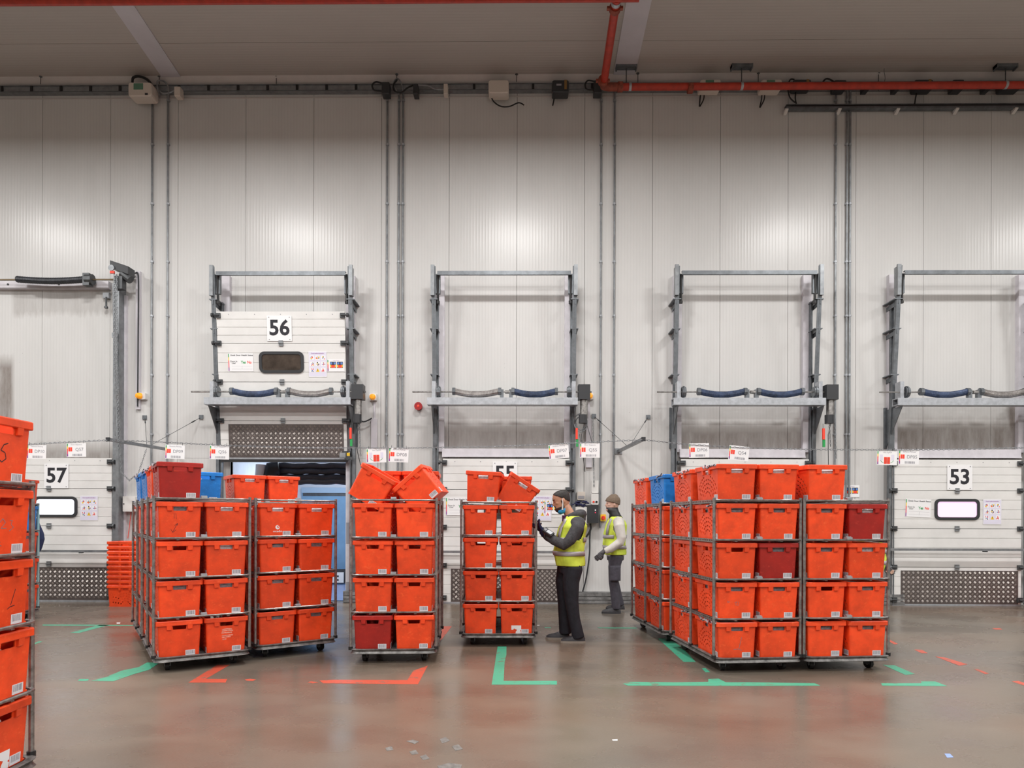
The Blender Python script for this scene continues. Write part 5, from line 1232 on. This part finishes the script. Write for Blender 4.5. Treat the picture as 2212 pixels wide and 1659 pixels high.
tape('green arrow shaped floor tape at lower right', 'gtape', [[(1903,1476),(1990,1476),(1990,1472),(2020,1472),(2046,1482),(1906,1481)]])
tape('faint green tape line behind the two workers', 'gtape', [[(1290,1355),(1376,1355.5),(1376,1358),(1296,1357.5)], [(1176,1355),(1190,1355),(1190,1357),(1178,1357)]])
tape('red floor tape hook in front of the left group', 'rtape', [[(470,1436),(497,1436),(444,1467),(491,1467),(487,1474.5),(407,1474.5)]])
tape('small red tape scrap between the two red tape hooks', 'rtape', [[(529,1468),(540,1466.5),(553,1468),(546,1471),(533,1471)]])
tape('red floor tape line with a bent end beside the centre cage', 'rtape', [[(690,1470),(720,1468.5),(880,1469),(893,1449),(924,1438),(903,1478),(698,1476)], [(664,1474),(672,1472),(688,1474),(676,1476)]])
tape('red floor tape stub behind the cage with tumbled totes', 'rtape', [[(955,1353),(976,1353),(950,1387),(945,1380)]])
tape('broken red tape dashes running to the right edge', 'rtape', [[(1912,1381),(1920,1381),(1940,1391),(1932,1392)], [(1975,1403),(1992,1404),(2004,1411),(1990,1411)], [(2020,1418),(2040,1420),(2090,1435),(2072,1438)], [(2103,1445),(2112,1445),(2136,1455),(2128,1456)], [(2186,1472),(2200,1471),(2240,1484),(2222,1484)], [(2143,1357),(2160,1357),(2166,1360),(2150,1360)]])
tape('small pale blue tape scrap on the floor at lower right', M['scrap'] if 'scrap' in M else 'pblue', [[(2040,1628),(2052,1628),(2060,1636),(2046,1637)]])
tape('tiny pale paper scraps lying on the empty floor', 'white', [[(1322,1598),(1334,1597),(1334,1600),(1324,1600)], [(252,1345),(260,1345),(259,1347),(252,1347)], [(1160,1350),(1166,1350),(1165,1351),(1160,1351.5)]], 'paper scrap')
tape('pale chipped patches in the floor near the bottom middle', M['chip'], [[(878,1601),(892,1598),(905,1602),(896,1607)], [(950,1597),(962,1592),(972,1600),(955,1606)], [(976,1612),(990,1608),(1000,1618),(984,1622)], [(884,1624),(898,1620),(904,1628),(890,1630)], [(907,1634),(920,1630),(928,1639),(914,1642)], [(944,1655),(970,1648),(998,1652),(996,1660),(950,1662)], [(832,1616),(846,1612),(850,1620),(836,1622)]], 'floor chip')
# ------------------------------------------------------------------ people
import bmesh
M['skin'] = mat('skin', (.52,.27,.17), .5, var=.08, vscale=20)
M['skin2'] = mat('skin_pale', (.58,.36,.28), .5)
M['hair'] = mat('dark_hair', (.018,.014,.012), .6, var=.5, vscale=60)
M['beard'] = mat('dark_beard', (.035,.02,.015), .7)
M['hoodie'] = mat('charcoal_knit', (.055,.055,.060), .9, var=.35, vscale=30, bump=.4, bscale=60)
M['hivis'] = mat('hivis_yellow', (.62,.76,.075), .7, var=.12, vscale=6, bump=.7, bscale=14)
M['band'] = mat('silver_band', (.42,.40,.42), .45, .2)
M['trouser'] = mat('black_denim', (.012,.013,.020), .8, var=.4, vscale=14, bump=.7, bscale=16)
M['trouser2'] = mat('dark_grey_workwear', (.055,.052,.068), .8, var=.25, vscale=14, bump=.6, bscale=16)
M['shoe'] = mat('worn_dark_shoe', (.035,.035,.040), .6, var=.4, vscale=30)
M['sole'] = mat('pale_sole', (.30,.26,.22), .6)
M['cloth'] = mat('cream_jacket', (.62,.60,.56), .8, var=.12, vscale=8, bump=.5, bscale=16)
M['glove'] = mat('navy_glove', (.012,.014,.055), .85, bump=.4, bscale=120)
M['glove2'] = mat('grey_glove', (.10,.10,.11), .85)
M['beanie'] = mat('taupe_knit', (.17,.125,.09), .9, bump=.6, bscale=100, var=.2, vscale=40)
M['maskb'] = mat('blue_face_mask', (.03,.30,.62), .7)
M['earloop'] = mat('white_ear_loop', (.75,.75,.75), .7)
M['eye'] = mat('eye', (.02,.012,.01), .3)
M['tee'] = mat('purple_shirt', (.08,.015,.09), .8)
M['navyjacket'] = mat('navy_jacket', (.03,.045,.12), .8)
M['screen'] = mat('scanner_screen', (.55,.58,.62), .15)
def ring(c, rx, ry, n=16, pw=2.2, tilt=0.):
    out = []
    for i in range(n):
        t = 2*math.pi*i/n; cs, sn = math.cos(t), math.sin(t)
        x = rx*math.copysign(abs(cs)**(2/pw), cs); y = ry*math.copysign(abs(sn)**(2/pw), sn)
        out.append((c[0]+x, c[1]+y, c[2]+x*tilt))
    return out
def fuse(mb, name, mats, parent, voxel=.012, smooth=4):
    me = mb.mesh(name+'_src', mats); o = bpy.data.objects.new('tmp', me); COL.objects.link(o)
    r = o.modifiers.new('r', 'REMESH'); r.mode = 'VOXEL'; r.voxel_size = voxel; r.adaptivity = 0
    s = o.modifiers.new('s', 'SMOOTH'); s.factor = .5; s.iterations = smooth
    me2 = bpy.data.meshes.new_from_object(o.evaluated_get(bpy.context.evaluated_depsgraph_get())); bpy.data.objects.remove(o); bpy.data.meshes.remove(me)
    me2.name = name; me2.materials.clear()
    for m in mats: me2.materials.append(M[m])
    me2.shade_smooth(); return link(name, me2, parent)
def limb(mb, pts, rs, n=12): mb.tube(pts, rs, n)
def xf(mb, b, mt):
    for i in range(b, len(mb.v)): mb.v[i] = tuple(mt @ Vector(mb.v[i]))
HP = [(-.118, -.050, .034, .032), (-.108, -.052, .050, .046), (-.085, -.034, .076, .058), (-.055, -.014, .090, .067), (-.02, -.004, .097, .071), (.015, .0, .100, .074), (.05, .003, .100, .075), (.085, .006, .088, .068), (.108, .008, .064, .052), (.120, .010, .028, .024)]
def head(mb, mt, sc_=1., feat=True):
    """local head, faces -x"""
    b0 = len(mb.v)
    mb.loft([ring((ox, 0, dz), rx+sc_-1., ry+sc_-1., 20, 2.1) for dz, ox, rx, ry in HP])
    if feat:
        mb.loft([ring((-.094, 0, .022), .008, .009, 8), ring((-.101, 0, .0), .012, .011, 8), ring((-.109, 0, -.022), .017, .016, 8), ring((-.094, 0, -.034), .012, .014, 8)])
        mb.ell((-.086, 0, -.053), (.014, .023, .006), 8, 6); mb.ell((-.085, 0, -.065), (.013, .020, .007), 8, 6); mb.ell((-.088, 0, .036), (.010, .046, .009), 8, 6); mb.ell((-.078, 0, -.100), (.018, .024, .016), 8, 6)
        for sg in (-1, 1): mb.ell((.014, sg*.076, -.008), (.019, .009, .031), 10, 7); mb.ell((-.055, sg*.048, -.012), (.03, .02, .018), 8, 6)
    xf(mb, b0, mt)
def head_shell(name, m, parent, mt, grow, keep, thick=.004, vox=.007):
    mb = MB(); head(mb, Matrix.Identity(4), 1+grow, feat=False)
    o = fuse(mb, name, [m], parent, vox, 2); bm = bmesh.new(); bm.from_mesh(o.data)
    bmesh.ops.delete(bm, geom=[v for v in bm.verts if not keep(v.co.x, v.co.y, v.co.z)], context='VERTS')
    for v in bm.verts: v.co = mt @ v.co
    bm.to_mesh(o.data); bm.free(); o.data.shade_smooth(); so = o.modifiers.new('t', 'SOLIDIFY'); so.thickness = thick; so.offset = -1
    return o
def hand(mb, w, d, up, s=1., curl=.5, side=1):
    """w wrist, d direction of the hand, up: back-of-hand normal"""
    w, d, up = Vector(w), Vector(d).normalized(), Vector(up).normalized(); sd = d.cross(up).normalized()*side; up = sd.cross(d).normalized()*side
    palm = [w, w+d*.03*s, w+d*.085*s]
    for k in (-1, 0, 1): mb.tube([w+sd*k*.014*s, w+d*.04*s+sd*k*.022*s, w+d*.09*s+sd*k*.024*s], [.020*s, .019*s, .014*s], 8)
    for k, L_ in enumerate((.070, .080, .074, .058)):
        b_ = w+d*.085*s+sd*(-.032+.0215*k)*s; q = [b_]; dirv = d.copy(); a = 0
        for j, f_ in enumerate((.45, .32, .25)):
            a += curl*(.5+.4*j); dv = d*math.cos(a)-up*math.sin(a); q.append(q[-1]+dv*L_*f_*s)
        mb.tube(q, [.0100*s, .0092*s, .0085*s, .0068*s], 7)
    t0 = w+d*.025*s-sd*.030*s; mb.tube([t0, t0+(d*.7-sd*.7-up*.2)*.035*s, t0+(d*.95-sd*.45-up*.5)*.065*s, t0+(d*.9-up*.6)*.085*s], [.014*s, .012*s, .0105*s, .008*s], 7)

def worker(base, rz=0., kind='near'):
    near = kind == 'near'
    lab_ = {'near': 'person in a grey hoodie, yellow hi-vis vest and black trousers reaching into the centre cage', 'walk': 'person in a taupe beanie, black snood and hi-vis vest walking behind the worker',
            'left': 'person in a navy jacket half hidden behind the far left cage', 'right': 'person in a hi-vis vest almost hidden behind the right-hand cages'}[kind]
    t = thing('person', lab_, 'person', base, rz); s = 1.
    torso = 'hoodie' if near else ('navyjacket' if kind == 'left' else 'cloth'); trs = 'trouser' if near else 'trouser2'
    if near:
        hc = (-.145, 0, 1.645); neck = [(-.02, 0, 1.42), (-.06, 0, 1.50), (-.10, 0, 1.57)]
        tor = [(.86, -.040, .140, .180), (.95, -.050, .150, .185), (1.05, -.055, .156, .188), (1.15, -.048, .152, .193), (1.25, -.035, .146, .203), (1.34, -.015, .138, .215), (1.41, .0, .112, .190), (1.46, -.01, .08, .11), (1.49, -.03, .06, .07)]
        armL = [(.025, -.20, 1.385), (.02, -.25, 1.33), (-.07, -.275, 1.19), (-.135, -.26, 1.135), (-.25, -.20, 1.185), (-.37, -.14, 1.27)]
        armR = [(.0, .20, 1.385), (-.04, .25, 1.32), (-.12, .26, 1.20), (-.18, .24, 1.15), (-.30, .16, 1.22), (-.40, .08, 1.31)]
        hL, hR = ((-.375, -.138, 1.275), (-.45, .1, .88), (-.88, -.3, -.35)), ((-.405, .078, 1.315), (-.8, -.1, .45), (-.2, .2, .9))
        legN = [(-.01, -.095, .93), (-.015, -.10, .86), (-.045, -.105, .70), (-.035, -.11, .48), (-.005, -.11, .28), (.045, -.115, .09)]
        legF = [(-.06, .095, .93), (-.08, .10, .86), (-.11, .105, .68), (-.105, .11, .48), (-.105, .11, .28), (-.09, .115, .10)]
        feet = [(.045, -.115, .0), (-.115, .115, .0)]
    else:
        hc = (-.03, 0, 1.655); neck = [(.02, 0, 1.42), (.0, 0, 1.50), (-.01, 0, 1.57)]
        tor = [(.86, .01, .135, .175), (.95, .0, .145, .18), (1.05, -.005, .148, .185), (1.15, .0, .145, .19), (1.25, .01, .142, .205), (1.34, .02, .13, .215), (1.41, .025, .105, .19), (1.46, .02, .08, .11), (1.49, .01, .06, .07)]
        armL = [(.03, -.20, 1.385), (.03, -.25, 1.32), (.06, -.27, 1.15), (.04, -.265, 1.08), (-.10, -.25, .98), (-.21, -.24, .93)]
        armR = [(.03, .20, 1.385), (.04, .25, 1.32), (.12, .26, 1.15), (.14, .25, 1.09), (.12, .24, .96), (.10, .24, .88)]
        if kind == 'left': armL = [(.03, -.20, 1.385), (.08, -.24, 1.30), (.22, -.24, 1.16), (.25, -.24, 1.10), (.26, -.26, .98), (.24, -.27, .90)]
        hL, hR = ((-.215, -.24, .925), (-.6, 0, -.6), (0, -1, 0)), ((.098, .24, .875), (-.1, 0, -1), (0, 1, 0))
        if kind == 'left': hL = ((.24, -.27, .895), (-.1, 0, -1), (0, -1, 0))
        legN = [(.01, -.09, .93), (.01, -.095, .86), (-.02, -.10, .70), (-.03, -.10, .48), (-.01, -.10, .28), (.015, -.10, .10)]
        legF = [(.01, .09, .93), (.01, .095, .86), (.02, .10, .68), (.0, .10, .49), (.05, .10, .30), (.10, .10, .13)]
        feet = [(.0, -.10, .0), (.09, .10, .035)]
    if kind == 'right': pass
    # body: one continuous surface
    nod = R({'near': -20, 'walk': -3}.get(kind, 0)); HM = Matrix.Translation(hc) @ Matrix.Rotation(nod, 4, 'Y')
    mb = MB(); head(mb, HM); mb.tube(neck, [.07, .060, .058], 12)
    mb.loft([ring((x, 0, z), rx*.88, ry*.9) for z, x, rx, ry in tor])
    for P in (armL, armR): mb.tube(P, [.055, .05, .043, .042, .035, .026], 10)
    for P in (legN, legF): mb.tube(P, [.085, .082, .070, .052, .045, .035], 10)
    for w_, d_, u_ in (hL, hR): hand(mb, w_, d_, u_, .93, .45, 1)
    for fx, fy, fz in feet: mb.tube([(fx+.05, fy, fz+.05), (fx-.05, fy, fz+.045), (fx-.15, fy, fz+.03)], [.035, .035, .022], 8)
    fuse(mb, 'body', ['skin' if near else 'skin2'], t, .0075, 3)
    # top garment
    mb = MB(); mb.loft([ring((x, 0, z), rx, ry) for z, x, rx, ry in tor])
    ra = [.082, .076, .066, .065, .056, .043] if near else [.088, .082, .072, .068, .058, .046]
    for P in (armL, armR):
        mb.tube([Vector(P[0])*.8+Vector((P[1][0], P[0][1]*.6, P[0][2]))*.2]+[Vector(p) for p in P[1:-1]]+[Vector(P[-1])*.75+Vector(P[-2])*.25], ra, 14)
        mb.ell(P[0], (.09, .07, .075), 12, 8)
    if near:    # hood lying behind the neck
        mb.tube([(-.075, -.085, 1.455), (.00, -.105, 1.475), (.07, -.07, 1.49), (.095, 0, 1.485), (.07, .07, 1.49), (.00, .105, 1.475), (-.075, .085, 1.455)], [.028, .045, .055, .058, .055, .045, .028], 10)
        mb.ell((.085, 0, 1.43), (.055, .085, .055), 12, 8)
    fuse(mb, 'hoodie' if near else 'jacket', [torso], t, .010, 3)
    # trousers
    mb = MB(); z0 = tor[0]; mb.loft([ring((z0[1], 0, .80), z0[2]*.93, z0[3]*.95), ring((z0[1], 0, .88), z0[2]*.98, z0[3]), ring((z0[1], 0, .98), z0[2]*.98, z0[3]*.98)])
    for P in (legN, legF):
        Q = [Vector(p) for p in P]; Q[0].z = .90; Q[-1].z -= .035
        mb.tube(Q, [.100, .112, .100, .080, .068, .072] if near else [.095, .105, .092, .075, .068, .066], 14)
    if kind == 'walk': mb.box(-.10, .06, -.215, -.16, .50, .72)
    fuse(mb, 'trousers', [trs], t, .010, 2)
    # vest: shell around the torso with shoulder straps
    if kind != 'left':
        mb = MB(); k = 1.11
        prof = [(z, x, rx*k+.006, ry*k+.004) for z, x, rx, ry in [(tor[0][0]+.03, *tor[0][1:])]+tor[1:7]]
        prof = [(.885, prof[0][1], prof[0][2]*1.02, prof[0][3]*1.0)]+prof[1:]
        mb.loft([ring((x, 0, z), rx, ry, 28) for z, x, rx, ry in prof]+[ring((prof[-1][1]-.012, 0, 1.462), .085, .14, 28)], cap=False)
        me = mb.mesh('vest', ['hivis'], True)
        bm = bmesh.new(); bm.from_mesh(me); bmesh.ops.subdivide_edges(bm, edges=bm.edges, cuts=5, use_grid_fill=True)
        ax = armL[0][0]
        dead = [f for f in bm.faces if ((f.calc_center_median().x-ax+.005)/.082)**2+((f.calc_center_median().z-1.30)/.115)**2 < 1 and abs(f.calc_center_median().y) > .12]
        bmesh.ops.delete(bm, geom=dead, context='FACES')
        rv = random.Random(3)
        for v in bm.verts:
            a = math.atan2(v.co.y, v.co.x+.05); w_ = .006*math.sin(a*5+v.co.z*17)+.004*math.sin(a*3-v.co.z*31); v.co.x += w_*math.cos(a); v.co.y += w_*math.sin(a)
        bm.to_mesh(me); bm.free(); me.shade_smooth(); vest = link('vest', me, t)
        so = vest.modifiers.new('t', 'SOLIDIFY'); so.thickness = .006
        def tor_at(z):
            for (za, xa, ra_, rb_), (zc_, xb, rc, rd) in zip(prof[:-1], prof[1:]):
                if za <= z <= zc_: u = (z-za)/(zc_-za); return xa+(xb-xa)*u, ra_+(rc-ra_)*u, rb_+(rd-rb_)*u
            return prof[-1][1:]
        for zz in ((1.03, 1.19) if near else (1.0, 1.16)):
            mb = MB(); rg = []
            for z in (zz-.026, zz, zz+.026):
                x, rx, ry = tor_at(z); r_ = ring((x, 0, z), rx+.010, ry+.010, 56); rr = []
                for p in r_:
                    a = math.atan2(p[1], p[0]+.05); w_ = .006*math.sin(a*5+z*17)+.004*math.sin(a*3-z*31); rr.append((p[0]+w_*math.cos(a), p[1]+w_*math.sin(a), p[2]))
                rg.append(rr)
            mb.loft(rg, cap=False)
            mb.f = [f_ for f_ in mb.f if not (zz > 1.1 and abs(sum(mb.v[i][0] for i in f_)/4-ax) < .075)]; mb.m = [0]*len(mb.f)
            bd = mb.build('reflective_band', 'band', vest, smooth=True); so = bd.modifiers.new('t', 'SOLIDIFY'); so.thickness = .003
        mb = MB()
        for sg in (-1, 1):
            P = []
            for z in (1.19, 1.26, 1.33, 1.39, 1.43):
                x, rx, ry = tor_at(z); yy = sg*.142; q_ = min(.96, abs(yy)/ry); P.append((x-rx*(1-q_**2.2)**(1/2.2)-.008, yy, z))
            n_ = len(P); mb.add([q_ for a_ in P for q_ in ((a_[0]+.014, a_[1]+sg*.028, a_[2]), (a_[0]-.014, a_[1]-sg*.028, a_[2]))], [(2*i, 2*i+1, 2*i+3, 2*i+2) for i in range(n_-1)])
        bd = mb.build('reflective_band', 'band', vest, smooth=True); so = bd.modifiers.new('t', 'SOLIDIFY'); so.thickness = .004
    # shoes
    for fx, fy, fz in feet:
        mb = MB(); sh = [(.075, .030, .045), (.05, .040, .090), (.0, .044, .095), (-.06, .046, .075), (-.12, .046, .058), (-.175, .038, .045), (-.20, .02, .030)]
        mb.loft([[(fx+ox, fy+w_*math.cos(R(a)), fz+.012+h_*max(0, math.sin(R(a)))) for a in (-10, 20, 50, 70, 90, 110, 130, 160, 190)] for ox, w_, h_ in sh])
        so_ = mb.build('shoe', 'shoe', t, smooth=True)
        mb = MB(); mb.loft([[(fx+ox*1.04, fy+w_*1.08*c_, fz+z_) for c_, z_ in ((-1, 0), (1, 0), (1, .024), (-1, .024))] for ox, w_, h_ in sh]); mb.build('sole', 'sole' if near else 'shoe', so_)
        if near:
            mb = MB()
            for k_ in range(4): mb.tube([(fx-.055-.018*k_, fy-.028, fz+.074-.007*k_), (fx-.060-.018*k_, fy, fz+.092-.008*k_), (fx-.055-.018*k_, fy+.028, fz+.074-.007*k_)], .003, 4)
            mb.build('laces', 'grayink', so_)
    # gloves: five-fingered shells
    for w_, d_, u_ in (hL, hR):
        mb = MB(); hand(mb, w_, d_, u_, 1.04, .45, 1); d_ = Vector(d_).normalized(); mb.tube([Vector(w_)-d_*.045, Vector(w_)+d_*.02], [.036, .030], 10)
        fuse(mb, 'glove', ['glove' if near else 'glove2'], t, .0045, 2)
    x, y, z = hc
    if near:
        head_shell('hair', 'hair', t, HM, .007, lambda X_, Y_, Z_: (X_*1.0+Z_*1.15 > .030 and Z_ > -.060 and not (X_ < -.078 and Z_ < .092)) and not (abs(Y_) > .055 and .0 < X_ < .032 and Z_ < .022))
        head_shell('beard', 'beard', t, HM, .004, lambda X_, Y_, Z_: (Z_ < -.062 and X_ < .0 and Z_ > -.119) or (-.022 < X_ < .004 and Z_ < .01) or (X_ < -.07 and -.050 < Z_ < -.036 and abs(Y_) < .034) or (X_ < -.06 and .024 < abs(Y_) < .036 and -.065 < Z_ < -.04), .002)
        b0 = 0; mb = MB(); mb.loft([ring((-.030, 0, -.150), .040, .046, 18), ring((-.034, 0, -.128), .058, .056, 18), ring((-.030, 0, -.098), .068, .066, 18)], cap=False)
        mb.v = [tuple(HM @ Vector(p)) for p in mb.v]
        mk = mb.build('face_mask', 'maskb', t, smooth=True); sm = mk.modifiers.new('t', 'SOLIDIFY'); sm.thickness = .003
        mb = MB().tube([(-.035, -.066, -.105), (-.015, -.077, -.06), (.004, -.080, -.008), (.012, -.080, .02)], [.010, .008, .005, .002], 6); mb.v = [tuple(HM @ Vector(p)) for p in mb.v]; mb.build('ear_loop', 'earloop', mk)
        mb = MB()
        for sg in (-1, 1):
            mb.ell((-.084, sg*.034, .010), (.009, .013, .004), 8, 5); mb.tube([(-.098, sg*.014, .034), (-.094, sg*.034, .038), (-.080, sg*.052, .034)], [.004, .005, .003], 5)
        mb.v = [tuple(HM @ Vector(p)) for p in mb.v]
        mb.build('eyebrow_and_eye', 'eye', t, smooth=True)
        mb = MB(); mb.loft([ring((-.085, 0, 1.40), .055, .045, 12), ring((-.085, 0, 1.47), .055, .055, 12)], cap=False); mb.build('shirt_collar', 'tee', t, smooth=True)
        # wrist scanner strapped to the near forearm
        a_, b_ = Vector((-.265, -.19, 1.20)), Vector((-.36, -.145, 1.265)); d_ = (b_-a_)
        sc_ = MB().bar(a_+Vector((0, -.045, .040)), b_+Vector((0, -.045, .040)), .075, .03, 0, (0, -.5, .85)).build('wrist_scanner', 'blackbox', t)
        MB().bar(a_+d_*.1+Vector((0, -.054, .056)), a_+d_*.62+Vector((0, -.054, .056)), .05, .003, 0, (0, -.5, .85)).build('screen', 'screen', sc_)
        MB().bar(a_+d_*.70+Vector((0, -.054, .056)), a_+d_*.9+Vector((0, -.054, .056)), .04, .003, 0, (0, -.5, .85)).build('key_pad', 'pgrey', sc_)
        mb = MB()
        for u in (.2, .8): mb.tube([a_+d_*u+Vector((.0, .055*math.cos(q_), .055*math.sin(q_))) for q_ in [k_*math.pi/5 for k_ in range(10)]], .006, 5, closed=True)
        mb.build('strap', 'black', sc_)
        MB().bar((-.405, -.13, 1.375), (-.425, -.12, 1.39), .03, .02).build('finger_scanner', 'galvlight', t)
    else:
        m_ = 'beanie' if kind == 'walk' else 'hair'
        head_shell('beanie' if kind == 'walk' else 'hair', m_, t, HM @ Matrix.Scale(1.05, 4), .010, lambda X_, Y_, Z_: Z_*1.0+X_*.32 > .012, .008)
        if kind == 'walk':
            mb = MB(); mb.loft([ring((.012, 0, .095), .085, .070, 18), ring((.016, 0, .125), .070, .055, 18), ring((.02, 0, .148), .035, .03, 18)]); mb.v = [tuple(HM @ Vector(p)) for p in mb.v]; mb.build('beanie_crown', 'beanie', t, smooth=True)
        mb = MB(); mb.loft([ring((.02, 0, 1.43), .11, .12, 16), ring((.0, 0, 1.50), .085, .085, 16), ring((-.03, 0, 1.545), .092, .075, 16), ring((-.045, 0, 1.60), .092, .070, 16)], cap=False)
        sn = mb.build('snood', 'black', t, smooth=True); sm = sn.modifiers.new('t', 'SOLIDIFY'); sm.thickness = .006
        mb = MB()
        for sg in (-1, 1): mb.ell((x-.086, y+sg*.034, z+.008), (.010, .014, .004), 8, 5)
        mb.build('eyes', 'eye', t, smooth=True)
    return t
pn = cw((1240-CX)/FPX*8.0, 8.0)
worker((pn.x, pn.y, 0), YAW, 'near')
pw_ = cw((1328-CX)/FPX*10.42, 10.42); worker((pw_.x, pw_.y, 0), YAW, 'walk')
pl_ = cw((41-CX)/FPX*10.35, 10.35); worker((pl_.x, pl_.y, 0), 0, 'left')
pr_ = cw((1884-CX)/FPX*8.8, 8.8); wr = worker((pr_.x, pr_.y, 0), math.pi*.9, 'right'); wr.scale = (.9, .9, .885)
